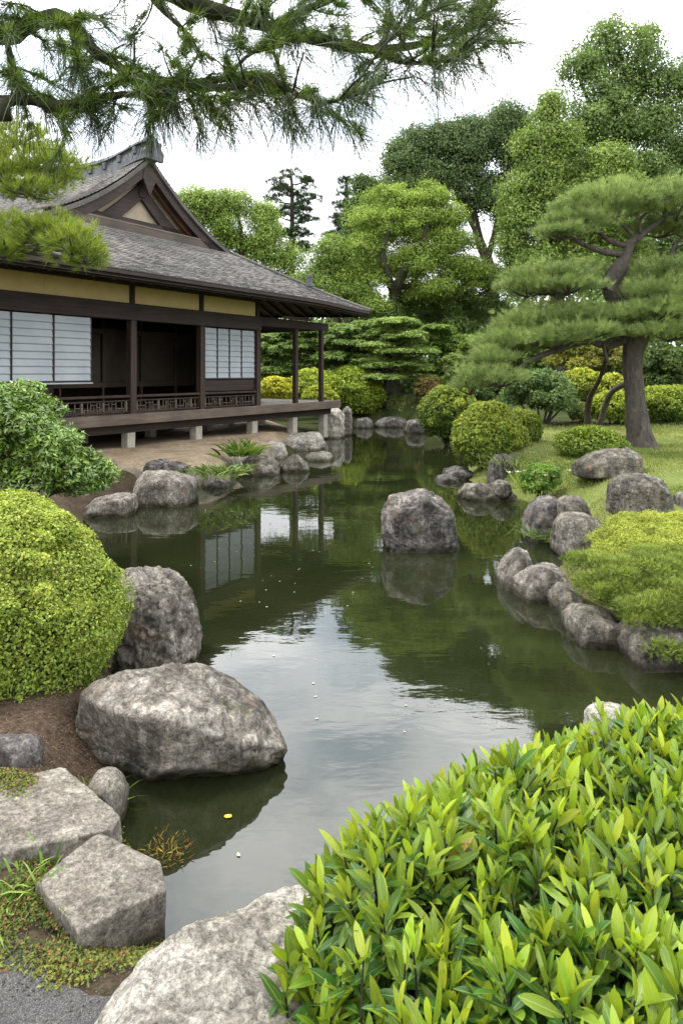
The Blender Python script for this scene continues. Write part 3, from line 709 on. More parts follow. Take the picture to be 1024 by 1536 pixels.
# walls ----------------------------------------------------------
hb('deck', 'wood_floor', ((UL, -.12, ZD - .05), (3.57, 2.7, ZD)))
hb('deck_edge_beam', 'wood_deck', ((UL, -.20, ZD - .20), (3.60, -.123, ZD + .012)))
hb('deck_end_beam', 'wood_deck', ((3.573, -.12, ZD - .20), (3.65, 2.7, ZD + .012)))
hb('deck_joist_beam', 'wood_dark', ((UL, .02, ZD - .38), (3.4, .16, ZD - .053)))
hb('deck_joist_beam', 'wood_dark', ((UL, 2.4, ZD - .38), (3.4, 2.52, ZD - .053)))
for u in (-7.88, -5.91): hb('post', 'wood_post', ((u - .07, -.07, ZD), (u + .07, .07, 3.05)))
for u in (-3.94, -1.97, 0.0): hb('post', 'wood_post', ((u - .075, -.075, ZD), (u + .075, .075, 3.05)))
for u, w in ((-3.94, .05), (-1.97, .05), (0, .05)): hb('upper_post', 'wood_post', ((u - w, -.055, 3.392), (u + w, .09, 3.76)))
for u, y in ((1.62, 0), (2.85, 0), (2.85, 2.5), (0, 2.5)): hb('veranda_post', 'wood_post', ((u - .06, y - .06, ZD), (u + .06, y + .06, 3.18)))
hb('lintel', 'wood_dark', ((UL, -.09, 3.05), (.09, .09, 3.39)))
hb('eave_beam', 'wood_dark', ((UL, -.08, 3.76), (.09, .10, 3.92)))
hb('veranda_beam', 'wood_dark', ((.092, -.07, 3.18), (3.15, .07, 3.40)))
hb('veranda_beam', 'wood_dark', ((2.78, .072, 3.18), (2.92, 2.6, 3.40)))
hb('veranda_beam', 'wood_dark', ((.092, 2.43, 3.18), (2.778, 2.57, 3.40)))
hb('bracket', 'wood_deck', ((1.1, -.05, 3.42), (2.3, .03, 3.50)))
for a, b in ((UL, -7.88), (-7.88, -5.91), (-5.91, -3.99), (-3.89, -2.02), (-1.92, -.05)):
    hb('plaster_panel', 'plaster', ((a + .0, .0, 3.392), (b, .05, 3.758)))
# inside: back wall with sliding panels, floor, ceiling, end walls
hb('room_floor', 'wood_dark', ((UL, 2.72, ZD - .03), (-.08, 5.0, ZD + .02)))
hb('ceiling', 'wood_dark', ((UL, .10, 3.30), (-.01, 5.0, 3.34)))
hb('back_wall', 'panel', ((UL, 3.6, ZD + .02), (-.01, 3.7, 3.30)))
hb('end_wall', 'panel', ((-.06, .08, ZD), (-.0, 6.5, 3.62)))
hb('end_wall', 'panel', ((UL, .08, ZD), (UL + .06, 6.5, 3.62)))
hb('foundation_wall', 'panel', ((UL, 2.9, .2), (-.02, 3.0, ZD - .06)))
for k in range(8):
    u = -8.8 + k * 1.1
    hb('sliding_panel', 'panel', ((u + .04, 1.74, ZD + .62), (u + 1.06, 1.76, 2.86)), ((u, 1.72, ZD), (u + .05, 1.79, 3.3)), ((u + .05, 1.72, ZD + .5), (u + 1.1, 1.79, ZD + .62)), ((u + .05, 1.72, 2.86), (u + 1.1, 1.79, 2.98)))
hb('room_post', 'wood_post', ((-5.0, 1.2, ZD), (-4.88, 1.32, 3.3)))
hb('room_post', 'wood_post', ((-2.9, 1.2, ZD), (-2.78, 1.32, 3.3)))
# white slatted screens
def screen(u0, u1, z0, z1, y):
    m = MB(); f0 = MB(); nn = 9; h = (z1 - z0) / nn
    for q in range(nn):
        a = z0 + q * h; V = [(u0, y - .014, a), (u1, y - .014, a), (u1, y, a + h), (u0, y, a + h), (u0, y + .01, a), (u1, y + .01, a)]
        m.add(V, [(0, 1, 2, 3), (4, 5, 1, 0)]); f0.box((u0 + .015, y - .017, a - .004), (u1 - .015, y - .0145, a + .008))
    o = m.build('slatted_screen', M['screen'], house)
    f = MB(); w = .014
    for a, b in (((u0, y - .02, z0 - .03), (u0 + w, y + .03, z1)), ((u1 - w, y - .02, z0 - .03), (u1, y + .03, z1)), ((u0 + w, y - .02, z0 - .03), (u1 - w, y + .03, z0))): f.box(a, b)
    f.build('screen_frame', M['wood_dark'], o); f0.build('screen_battens', M['screen_line'], o)
us = np.linspace(-1.88, -.10, 5) - np.array([0, .02, .05, .06, 0])
for a, b in zip(us[:-1], us[1:]): screen(a + .004, b - .004, 1.86, 3.02, -.01)
for k in range(5): screen(-5.02 - (k + 1) * .80 + .004, -5.02 - k * .80 - .004, 1.84, 3.02, -.15)
hb('screen_rail', 'screen', ((-9.0, -.19, 1.775), (-5.0, -.10, 1.805)))
hb('dado_panel', 'wood_dark', ((-1.89, .0, ZD + .40), (-.08, .05, 1.82)))
hb('dado_panel', 'wood_dark', ((UL, .06, ZD + .40), (-5.98, .10, 1.82)))
# low railing with fretwork
for a, b in ((UL, -5.99), (-5.83, -4.02), (-3.86, -2.05), (-1.89, -.08)):
    hb('railing', 'wood_rail', ((a, -.06, ZD + .335), (b, .05, ZD + .385)), ((a, -.03, ZD + .255), (b, .02, ZD + .285)), ((a, -.03, ZD + .03), (b, .02, ZD + .06)))
    bx = []
    u = a + .03; q = 0
    while u < b - .06:
        w = rng.choice([.07, .1, .14]); bx.append(((u, -.015, ZD + .062), (u + .016, .005, ZD + .253)))
        zz = ZD + rng.choice([.11, .15, .2]); bx.append(((u + .018, -.013, zz), (min(u + w - .002, b - .02), .003, zz + .016)))
        if q % 2: bx.append(((u + w * .5, -.012, ZD + .062), (u + w * .5 + .012, .002, zz - .002)))
        if q % 5 == 0: bx.append(((u - .012, -.035, ZD + .062), (u + .028, .022, ZD + .253)))
        u += w; q += 1
    hb('fretwork', 'wood_deck', *bx)
# short stone posts under the deck
for u, y in ((-7.9, .1), (-5.9, .1), (-3.94, .1), (-2.02, .1), (-.06, .1), (1.62, .1), (3.1, .1), (-2.02, 1.6), (-.1, 1.6), (-3.94, 1.6), (1.6, 2.4), (3.1, 2.4)):
    hb('stone_post', 'stone_post', ((u - .10, y - .10, .10), (u + .10, y + .10, ZD - .384)))
# earth platform the house stands on
def hw(u, w, z): c, s = math.cos(HA), math.sin(HA); return np.array([HP[0] + u * c - w * s, HP[1] + u * s + w * c, z])
PLAT = [(-4.3, 11.2), (-3.7, 11.75), (-3.1, 11.6), (-2.5, 11.75), (-2.05, 12.6), (-1.85, 13.6), (-1.65, 15.0), (-1.35, 16.6), (-1.0, 18.2), (-.75, 19.5), (-.95, 21.2), (-2.2, 23), (-8, 27), (-15, 17), (-9, 8.6), (-5.2, 9.9)]
gx = np.r_[np.linspace(-16, -5, 60), np.linspace(-4.95, -.2, 170)]; gy = np.r_[np.linspace(8, 11, 40), np.linspace(11.03, 17, 210), np.linspace(17.1, 28, 90)]
X, Y = np.meshgrid(gx, gy); xy = np.c_[X.ravel(), Y.ravel()]; q0 = np.c_[xy, xy[:, :1] * 0]
sd = -sdist(xy, PLAT) + .16 * fbm(q0 * 1.3, 4, 31) + .05 * fbm(q0 * 6, 3, 35)
zt = .46 - .16 * sm(17.0, 19.5, xy[:, 1]) * sm(-3, -1.2, xy[:, 0]) + .022 * fbm(q0 * 1.1, 4, 8) + .006 * fbm(q0 * 9, 2, 9)
zp = -.3 + (zt + .3) * (.80 * sm(-.02, .16, sd) + .20 * sm(.10, .55, sd)); nx = len(gx)
i = np.arange(len(gy) - 1)[:, None] * nx; j = np.arange(nx - 1)[None]; F = np.stack([i + j, i + j + 1, i + nx + j + 1, i + nx + j], -1).reshape(-1, 4)
F = F[(zp[F] > -.29).any(1)]; m = MB(); m.add(np.c_[xy, zp], F)
tag(m.build('earth_platform', M['bank'], smooth=True), kind='structure')

# ------------------------------------------------------------------ rocks
rock('boulder', 'large broad flat-topped boulder reaching into the water beside the yellow dome shrub', np.array([
    gp(118, 1035, .42), gp(150, 1012, .46), gp(210, 996, .48), gp(300, 994, .44), gp(345, 1012, .38), gp(395, 1052, .27), gp(408, 1075, .20), gp(432, 1120, .10), gp(428, 1142, .0), gp(340, 1105, .26), gp(250, 1078, .38), gp(165, 1052, .44), gp(118, 1050, .42),
    gp(112, 1100, .25), gp(112, 1130, .12), gp(195, 1190, -.05), gp(290, 1195, -.05), gp(390, 1170, -.05), gp(435, 1150, -.15), gp(410, 1085, -.15), gp(300, 1040, -.15), gp(140, 1060, -.15), gp(200, 1185, -.2), gp(300, 1190, -.2)]), 'rock_grey', 6, 3, .042, 90, cuts=1, chips=10)
rock('boulder', 'tall upright grey boulder standing between the yellow dome shrub and the pond', sil([(166, 1000), (170, 900), (178, 855), (205, 846), (245, 850), (272, 868), (288, 905), (299, 935), (296, 1000), (290, 1010)], 4.75, .55, .66, -.15), 'rock_grey', 6, 8, .085, 40, cuts=4, chips=12)
rock('boulder', 'pale boulder under the broad-leaved shrub at the bottom edge of the photo', slab([(108, 1536, .2), (135, 1480, .24), (180, 1445, .27), (255, 1395, .28), (320, 1372, .26), (370, 1362, .25), (420, 1345, .24), (470, 1306, .18), (520, 1310, .16), (560, 1400, .14), (520, 1700, .2), (100, 1800, .18)], .25, -.25, 1.06), 'rock_pale', 6, 14, .05, 50, cuts=3, chips=20)
rock('stone_slab', 'flat wedge-shaped slab with dark mossy grooves beside the pond corner', slab([(46, 1312, .20), (110, 1262, .22), (160, 1247, .21), (178, 1262, .21), (200, 1272, .20), (238, 1275, .19), (250, 1335, .17), (175, 1368, .2), (118, 1402, .18)], .2, -.06, .98), 'rock_slab', 6, 21, .012, 80, cuts=0, chips=4)
rock('stone_slab', 'large flat stepping slab cut off by the left edge of the photo', slab([(-120, 1215, .24), (40, 1160, .23), (95, 1148, .22), (128, 1175, .21), (183, 1240, .18), (100, 1258, .22), (30, 1270, .22), (-140, 1310, .22)], .22, -.04, 1.0), 'rock_slab', 6, 25, .012, 80, cuts=0, chips=4)
rock('stone', 'small rounded dark stone at the left edge above the big stepping slab', sil([(-20, 1175), (-25, 1120), (0, 1095), (35, 1097), (62, 1120), (72, 1148), (50, 1170), (10, 1182)], 3.15, .25, .7, .0), 'rock_dark', 5, 31, .05)
rock('stone', 'small wedge stone squeezed between the stepping slab and the large boulder', sil([(128, 1230), (130, 1178), (150, 1154), (172, 1152), (188, 1180), (182, 1225), (160, 1240)], 3.05, .25, .7, -.05), 'rock_slab', 5, 33, .05)
rock('pond_rock', 'lone dark peaked rock rising from the middle of the pond', sil([(570, 800), (572, 760), (583, 742), (612, 735), (637, 730), (648, 742), (676, 755), (690, 775), (691, 800), (672, 818), (600, 814)], 7.85, .62, .7, -.2), 'rock_dark', 6, 41, .07, 60, cuts=3, chips=16)
# left shore below the house
rock('shore_rock', 'squarish light grey rock in front of the earth platform', sil([(201, 755), (205, 715), (212, 706), (260, 704), (290, 710), (298, 725), (298, 757), (255, 762)], 10.5, .8, .75, -.2), 'rock_grey', 5, 51, .045, 20)
rock('shore_rock', 'flat dark brown rock lying on the platform edge behind the squarish rock', sil([(212, 706), (222, 690), (240, 686), (262, 692), (286, 697), (288, 708), (250, 714)], 11.4, .5, .7), 'rock_dark', 5, 53, .05)
rock('shore_rock', 'low long stone at the waterline under the dark glossy shrub', sil([(120, 770), (140, 748), (180, 738), (205, 738), (205, 762), (160, 772)], 9.7, .7, .7, -.2), 'rock_grey', 5, 55, .05)
rock('shore_rock', 'pointed dark rock with a peak at the water in front of the platform', sil([(340, 710), (362, 692), (382, 676), (400, 681), (420, 694), (427, 710), (380, 716)], 13.6, .9, .7, -.2), 'rock_brown', 5, 57, .06)
rock('shore_rock', 'small angular rock right next to the pointed one at the platform', sil([(416, 704), (428, 688), (445, 681), (458, 690), (466, 702), (450, 709)], 13.9, .6, .7, -.2), 'rock_brown', 5, 59, .06)
rock('shore_rock', 'pale low ledge of rock below the veranda posts', sil([(400, 680), (410, 658), (440, 650), (480, 646), (490, 655), (470, 668), (430, 682)], 18.0, 1.4, .7, -.2), 'rock_pale', 5, 61, .06)
rock('shore_rock', 'tall pale rock at the far end of the veranda deck', sil([(478, 650), (484, 622), (498, 612), (512, 610), (518, 618), (518, 645), (500, 652)], 21.0, 1.0, .7, -.2), 'rock_pale', 5, 63, .07)
rock('shore_rock', 'grey mossy rock leaning on the tall pale rock by the deck', sil([(508, 648), (512, 618), (520, 606), (528, 616), (527, 646)], 21.8, .8, .7, -.2), 'rock_grey', 5, 64, .07)
rock('shore_rock', 'long flat dark stone on the far shore under the layered maple', sil([(560, 636), (570, 626), (600, 624), (618, 630), (622, 638)], 24.9, .8, .7, -.2), 'rock_dark', 4, 65, .05)
rock('shore_rock', 'small dark stone on the far shore left of the maple trunk', sil([(528, 642), (533, 628), (550, 625), (560, 630), (560, 642)], 24.6, .8, .7, -.2), 'rock_dark', 4, 66, .05)
rock('shore_rock', 'dark stone on the far shore against the rear azalea dome', sil([(605, 640), (612, 630), (630, 628), (640, 634), (640, 645)], 22.5, .8, .7, -.2), 'rock_dark', 4, 67, .05)
rock('shore_rock', 'low mossy stone between the squarish rock and the pointed rock', sil([(300, 742), (305, 722), (325, 712), (345, 716), (350, 728), (330, 740)], 12.0, .6, .7, -.2), 'rock_dark', 5, 68, .06)
rock('shore_rock', 'small pale stone in the water right of the angular rock', sil([(452, 690), (460, 680), (482, 676), (500, 680), (496, 690)], 15.6, .6, .7, -.2), 'rock_slab', 4, 69, .06)
rock('shore_rock', 'broken pale stone set in the platform face left of the ledge', sil([(385, 690), (388, 668), (405, 660), (425, 664), (432, 680), (415, 692)], 15.9, .6, .7, -.2), 'rock_pale', 5, 70, .06)
# right bank, back to front
rock('bank_rock', 'flat slate-grey stone at the water under the front azalea dome', sil([(660, 718), (666, 704), (685, 698), (705, 703), (712, 714), (700, 722)], 13.0, .7, .75, -.1), 'rock_dark', 5, 71, .05, strata=.01)
rock('bank_rock', 'thin flat stone barely above the water left of the slate-grey stone', sil([(650, 722), (656, 713), (672, 711), (690, 717), (688, 724)], 12.6, .5, .75, -.1), 'rock_dark', 4, 72, .05)
rock('bank_rock', 'upright dark slab with a straight top in front of the azalea dome', sil([(729, 722), (733, 690), (740, 681), (766, 679), (772, 690), (768, 722)], 11.9, .3, .85, .0), 'rock_dark', 5, 73, .03, 24)
rock('bank_rock', 'grey stone leaning behind the upright slab', sil([(762, 718), (760, 682), (768, 677), (780, 682), (788, 698), (784, 718)], 12.3, .4, .75, .1), 'rock_grey', 5, 74, .05)
rock('bank_rock', 'long low pale ledge along the waterline below the upright slab', sil([(684, 735), (690, 722), (715, 719), (750, 728), (775, 745), (790, 765), (760, 768), (715, 748)], 10.9, .7, .8, -.15), 'rock_brown', 5, 75, .08)
rock('bank_rock', 'small round brown stone sitting on the pale ledge', sil([(735, 740), (736, 724), (750, 717), (764, 722), (768, 736), (756, 747)], 10.7, .4, .75), 'rock_brown', 5, 76, .04)
rock('bank_rock', 'upright dark wet rock leaning left at the inlet', sil([(782, 806), (788, 770), (803, 745), (824, 739), (836, 748), (834, 775), (822, 812)], 8.3, .6, .75, -.2), 'rock_dark', 5, 77, .06)
rock('bank_rock', 'rounded brownish stone behind the low grey rock on the grass', sil([(833, 772), (836, 752), (852, 742), (872, 743), (880, 756), (880, 773)], 8.0, .5, .75, .0), 'rock_brown', 5, 78, .05)
rock('bank_rock', 'low grey rock with a sloping right end at the edge of the golden ground cover', sil([(828, 806), (834, 780), (850, 768), (878, 769), (898, 782), (905, 796), (870, 808)], 7.5, .6, .75, .0), 'rock_grey', 5, 79, .05)
rock('bank_rock', 'tall pointed grey rock at the tip of the right bank', sil([(741, 882), (746, 855), (762, 830), (776, 819), (790, 826), (797, 845), (785, 878), (765, 889)], 6.45, .5, .75, -.2), 'rock_grey', 5, 80, .05)
rock('bank_rock', 'broad rounded grey rock right beside the tall pointed one', sil([(770, 892), (772, 866), (790, 846), (820, 842), (846, 850), (848, 875), (828, 908), (800, 905)], 6.15, .5, .75, -.2), 'rock_grey', 5, 81, .05)
rock('bank_rock', 'blocky brown rock under the edge of the juniper', sil([(823, 918), (826, 885), (840, 874), (862, 878), (868, 895), (860, 922), (845, 925)], 5.8, .5, .8, -.2), 'rock_brown', 5, 82, .05)
rock('bank_rock', 'broad weathered rock below the juniper with a mossy foot', sil([(848, 945), (850, 918), (866, 908), (900, 912), (930, 930), (936, 955), (915, 972), (870, 965)], 5.2, .6, .8, -.2), 'rock_brown', 5, 83, .06)
rock('bank_rock', 'shadowed brown rock under the overhanging juniper at the right edge', sil([(930, 985), (932, 950), (955, 930), (1000, 925), (1060, 935), (1075, 985), (1010, 1006), (965, 1002)], 4.8, .6, .8, -.2), 'rock_brown', 5, 84, .06)
rock('shore_rock', 'pale stone peeping out behind the broad-leaved shrub', sil([(880, 1100), (885, 1072), (910, 1062), (945, 1064), (960, 1085), (950, 1105)], 3.45, .3, .75, -.1), 'rock_pale', 5, 85, .04)
# stones on the lawn
rock('lawn_rock', 'long low brown rock lying before the small clipped shrub on the lawn', sil([(857, 706), (858, 688), (870, 681), (905, 674), (945, 671), (962, 678), (968, 695), (950, 703), (890, 711)], 10.0, .7, .66, .48), 'rock_brown', 5, 91, .04)
rock('lawn_rock', 'dark reddish boulder with a pale top standing on the lawn', sil([(909, 758), (915, 725), (930, 712), (965, 708), (990, 715), (1005, 745), (1000, 757), (950, 768)], 7.45, .6, .68, .42), 'rock_brown', 6, 92, .05)
rock('lawn_rock', 'small grey stone at the right edge beside the reddish boulder', sil([(1010, 755), (1012, 742), (1024, 737), (1045, 742), (1048, 756)], 7.5, .3, .75, .42), 'rock_grey', 4, 93, .05)
for k, (px, py) in enumerate(((742, 689), (905, 660), (985, 690))): pass

# ------------------------------------------------------------------ near left shrubs
YG1, YG2 = (.13, .20, .022), (.43, .48, .08)
dome('dome_shrub', 'big clipped yellow-green dome shrub at the left edge in front', [(-2.03, 4.05, .56, .71, .70, .74)], YG1, YG2, .021, .0135, 14000, tips=.30, lump=.06, lumps=80)
# dark glossy shrub behind it
root = empty('glossy_shrub', (-3.4, 6.9, .2)); tag(root, 'dark glossy-leaved shrub hanging down the bank behind the yellow dome', 'shrub')
els = [pe(-30, 660, 100, 95, 6.8, .8), pe(60, 700, 70, 75, 6.9, .8), pe(115, 725, 50, 52, 7.1, .9), pe(20, 620, 60, 55, 7.1), pe(-110, 620, 90, 80, 7.0)]
sc = subclumps(els, 5, .16, .30, flat=.7); mb = MB()
crown_leaves(mb, sc, 1150, .062, .025, (.06, .12, .018), (.23, .35, .045), jn=.75, up=.5, tips=.25)
o = mb.build('foliage', M['glossy_leaf'], root); o.location = (3.4, -6.9, -.2)
mb = MB()
for k in range(14): mb.tube([(-3.4 + rng.normal() * .3, 6.9 + rng.normal() * .2, .1), (np.array([-3.4, 6.9, .3]) + els[k % 5][:3]) / 2 + [0, 0, .1], els[k % 5][:3] + rng.normal(size=3) * .12], [.03, .02, .008], 6, .1, k)
o = mb.build('stems', M['bark'], root); o.location = (3.4, -6.9, -.2)

# ------------------------------------------------------------------ foreground broad-leaved shrub
EDGE = [(1.60, 3.22), (1.05, 3.12), (.66, 2.94), (.32, 2.74), (.02, 2.46), (-.16, 2.22), (-.19, 1.92), (-.13, 1.60), (-.05, .9), (2.6, .9), (2.6, 3.4)]
def tmpl():
    xs_ = np.array([0, .12, .3, .5, .7, .87, 1.0]); w = np.array([.10, .40, .86, 1.0, .92, .60, .06])
    V = []; UV = []
    for x, ww in zip(xs_, w):
        for s in (-1, 0, 1): V.append((x, s * ww * .5, abs(s) * ww)); UV.append((x, .5 + s * .5 * (ww if ww > .3 else .3)))
    F = [(3 * i + s, 3 * i + s + 1, 3 * i + s + 4, 3 * i + s + 3) for i in range(6) for s in (0, 1)]
    return np.array(V), np.array(F), np.array(UV)
TV, TF, TU = tmpl()
def broad(mb, P, D, Ln, Wd, curl, fold, col):
    n = len(P); D = unit(D); up = np.array([0, 0, 1.]); B = np.cross(D, up + .25 * rng.normal(size=(n, 3))); B = unit(B); Nn = unit(np.cross(B, D))
    x = TV[None, :, 0] * Ln[:, None]; y = TV[None, :, 1] * Wd[:, None]; z = TV[None, :, 2] * (fold * Wd)[:, None] * .5 - curl[:, None] * Ln[:, None] * TV[None, :, 0] ** 2
    V = P[:, None] + D[:, None] * x[..., None] + B[:, None] * y[..., None] + Nn[:, None] * z[..., None]
    F = (np.arange(n)[:, None, None] * len(TV) + TF[None]).reshape(-1, 4)
    mb.add(V.reshape(-1, 3), F, np.repeat(col, len(TF), 0), np.tile(TU[TF].reshape(-1, 2), (n, 1)))
pts = []
gx = np.arange(-.4, 2.5, .058)
for a in gx:
    for b in np.arange(.95, 3.45, .058): pts.append((a + rng.normal() * .018, b + rng.normal() * .018))
pts = np.array(pts); e = -sdist(pts, EDGE); pts = pts[e > .01]; e = e[e > .01]
top = .36 + .25 * sm(0, .32, e) + .05 * fbm(np.c_[pts * 1.6, pts[:, :1] * 0], 2, 3) + rng.normal(size=len(pts)) * .034
top -= .10 * sm(1.9, .9, pts[:, 1]); vis = pts[:, 1] > .98
pts, top, e = pts[vis], top[vis], e[vis]; gz0 = HT(pts[:, 0], pts[:, 1])
root = empty('broadleaf_shrub', (1.0, 2.0, .1)); tag(root, 'bright green broad-leaved shrub filling the lower right foreground', 'shrub')
mb = MB(); st = MB()
g2 = np.array([HT(*p)[0] if False else 0 for p in pts[:1]])
for k, ((x, y), zt) in enumerate(zip(pts, top)):
    lean = rng.normal(size=2) * .20; big = rng.uniform(.8, 1.2); n_ = rng.integers(8, 13); h0 = max(zt - .21, gz0[k])
    ph = rng.random() * 6.28 + np.arange(n_) * 2.4; f = np.linspace(0, 1, n_)                      # 0 = lowest leaf of the shoot
    tilt = np.radians(5 + 66 * f ** .8 + rng.normal(size=n_) * 9)
    D = np.c_[np.cos(ph) * np.cos(tilt) + lean[0], np.sin(ph) * np.cos(tilt) + lean[1], np.sin(tilt)]
    zz = h0 + (zt - .075 - h0) * (.25 + .75 * f)
    P = np.c_[x + lean[0] * (zz - h0), y + lean[1] * (zz - h0), zz]
    Ln = (.122 - .034 * f) * rng.uniform(.65, 1.2, n_) * big; Wd = Ln * rng.uniform(.22, .31, n_)
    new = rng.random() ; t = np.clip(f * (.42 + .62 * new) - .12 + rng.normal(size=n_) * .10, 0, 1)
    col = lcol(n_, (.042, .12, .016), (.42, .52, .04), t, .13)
    old = rng.random(n_) < .002; col[old] = lcol(int(old.sum()), (.20, .14, .03), (.45, .34, .05))
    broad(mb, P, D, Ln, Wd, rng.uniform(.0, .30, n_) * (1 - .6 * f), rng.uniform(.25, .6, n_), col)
    st.tube([(x - lean[0] * .1, y - lean[1] * .1, gz0[k] - .03), (x, y, h0), (x + lean[0] * (zt - .08 - h0), y + lean[1] * (zt - .08 - h0), zt - .07)], [.005, .004, .0025], 5, 0, 0, sub=2)
    # older leaves lower on the stem
    n2 = 5; ph = rng.random(n2) * 6.28; zz = rng.uniform(max(min(gz0[k] + .03, h0 - .01), h0 - .18), h0, n2); tl = rng.uniform(-.3, .4, n2)
    broad(mb, np.c_[np.full(n2, x), np.full(n2, y), zz], np.c_[np.cos(ph) * np.cos(tl), np.sin(ph) * np.cos(tl), np.sin(tl)], rng.uniform(.09, .13, n2), rng.uniform(.026, .036, n2), rng.uniform(.05, .35, n2), np.full(n2, .3), lcol(n2, (.05, .105, .02), (.09, .16, .03)))
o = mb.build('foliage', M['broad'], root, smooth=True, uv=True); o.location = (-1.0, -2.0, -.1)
o = st.build('stems', M['bark_mossy'], root); o.location = (-1.0, -2.0, -.1)

# ------------------------------------------------------------------ right bank: juniper, golden ground cover, clipped domes
root = empty('juniper', (2.35, 5.75, .4)); tag(root, 'spreading feathery juniper hanging over the bank rocks at the right edge', 'shrub')
els = [pe(955, 862, 80, 40, 5.35, .9), pe(905, 885, 50, 32, 5.4, .9), pe(1000, 900, 70, 45, 5.1, .9), pe(940, 912, 50, 28, 5.1, .8), pe(1015, 945, 60, 32, 4.85, .8), pe(885, 848, 45, 24, 5.75, .9), pe(1010, 852, 80, 34, 5.6), pe(1075, 890, 60, 55, 5.2), pe(985, 955, 40, 22, 4.85), pe(1080, 960, 60, 45, 4.75), pe(1010, 970, 50, 26, 4.6), pe(1050, 990, 40, 24, 4.5), pe(975, 925, 60, 42, 4.8, .7), pe(925, 900, 40, 32, 5.1, .7), pe(1020, 915, 60, 45, 4.75, .7)]
sc = subclumps(els, 5.5, .08, .18, flat=.5); k = len(sc); mb = MB()
n = k * 60; idx = np.repeat(np.arange(k), 60); d = rdir(n); d[:, 2] = np.abs(d[:, 2]) * np.where(rng.random(n) < .85, 1, -.6)
ct = rng.random(k)[idx]
needles(mb, sc[idx, :3] + d * sc[idx, 3:] * rng.uniform(.55, 1, n)[:, None], d + [0, 0, .35], .042, .0046, 7, .8, (.032, .065, .012), (.30, .37, .06), t=np.clip(.55 * ct + .45 * d[:, 2], 0, 1), seg=1)
o = mb.build('foliage', M['needle'], root); o.location = (-2.35, -5.75, -.4)
mb = MB()
for q, e_ in enumerate(els): mb.tube([(2.5, 5.9, .2), (np.array([2.5, 5.9, .4]) + e_[:3]) / 2, np.array(e_[:3]) - [0, 0, .03]], [.035, .022, .008], 7, .15, q)
o = mb.build('stems', M['bark'], root); o.location = (-2.35, -5.75, -.4)
root = empty('heath_mat', (2.4, 6.7, .45)); tag(root, 'low golden-green ground-hugging shrub on the bank above the juniper', 'shrub')
cl = []
for q in range(260):
    px, py = rng.uniform(815, 1100), rng.uniform(790, 862)
    if py < 830 - (px - 815) * .5: continue
    x, y, z = gp(px, py, .42); hz = ht(x, y)
    if hz < .2: continue
    cl.append([x, y, hz + rng.uniform(.0, .08), .13, .13, .085])
mb = MB(); crown_leaves(mb, np.array(cl), 5200, .020, .009, (.14, .19, .025), (.40, .43, .06), zmin=-.1, jn=.9, up=.6, tips=.3)
o = mb.build('foliage', M['leaf'], root); o.location = (-2.4, -6.7, -.45)
mb = MB()
for q in range(0, len(cl), 6): c = np.array(cl[q]); mb.tube([c[:3] - [0, 0, .08], c[:3] + [.01, 0, 0], c[:3] + [.04, .02, .05]], [.006, .005, .002], 4, 0, q, sub=2)
o = mb.build('stems', M['bark'], root); o.location = (-2.4, -6.7, -.45)

AZ1, AZ2 = (.06, .11, .013), (.32, .38, .04)
def zdome(px0, px1, py0, py1, Y, dr=1.0):
    k = Y / FPX; cx = ((px0 + px1) / 2 - 512) * k; zt = CAMZ - (py0 - HOR) * k; zb = CAMZ - (py1 - HOR) * k; rx = (px1 - px0) / 2 * k
    return (cx, Y, zb + (zt - zb) * .46, rx, rx * dr, (zt - zb) * .56)
dome('azalea_dome', 'rounded olive-green azalea with yellow tips, the rear of the two at the water', [zdome(627, 724, 578, 660, 19.0)], AZ1, AZ2, .085, .05, 900, tips=.45, lump=.09, lumps=30)
dome('azalea_dome', 'larger rounded azalea behind the upright slab with a lobe on its right side', [zdome(679, 790, 602, 706, 13.0), zdome(755, 812, 613, 668, 13.5)], AZ1, (.36, .42, .05), .06, .036, 1700, tips=.42, lump=.08, lumps=40)
dome('azalea_dome', 'small low clipped azalea on the lawn behind the long brown rock', [zdome(834, 941, 639, 694, 11.4)], (.07, .115, .012), (.29, .38, .03), .045, .028, 2600, tips=.30, lump=.06, lumps=40)
dome('azalea_dome', 'clipped yellow-green dome left of the old pine trunk at the back of the lawn', [zdome(884, 962, 585, 634, 17.0)], AZ1, (.35, .41, .035), .075, .045, 1000, tips=.35)
dome('azalea_dome', 'long clipped hedge dome right of the old pine trunk', [zdome(935, 1075, 578, 634, 17.6, .8)], AZ1, (.34, .40, .035), .075, .045, 1000, tips=.4)
dome('azalea_dome', 'pale yellow flat-topped dome behind the clipped domes on the lawn', [zdome(842, 906, 552, 600, 21)], (.12, .15, .02), (.46, .50, .05), .09, .05, 800, tips=.4)
dome('azalea_dome', 'yellow clipped dome behind the leaning log', [zdome(893, 946, 560, 610, 20)], (.12, .15, .02), (.44, .46, .05), .09, .05, 800, tips=.4)
dome('azalea_dome', 'low pale green shrub at the foot of the crooked prop', [zdome(852, 890, 604, 632, 17.2)], (.11, .15, .03), (.28, .30, .06), .07, .04, 900)
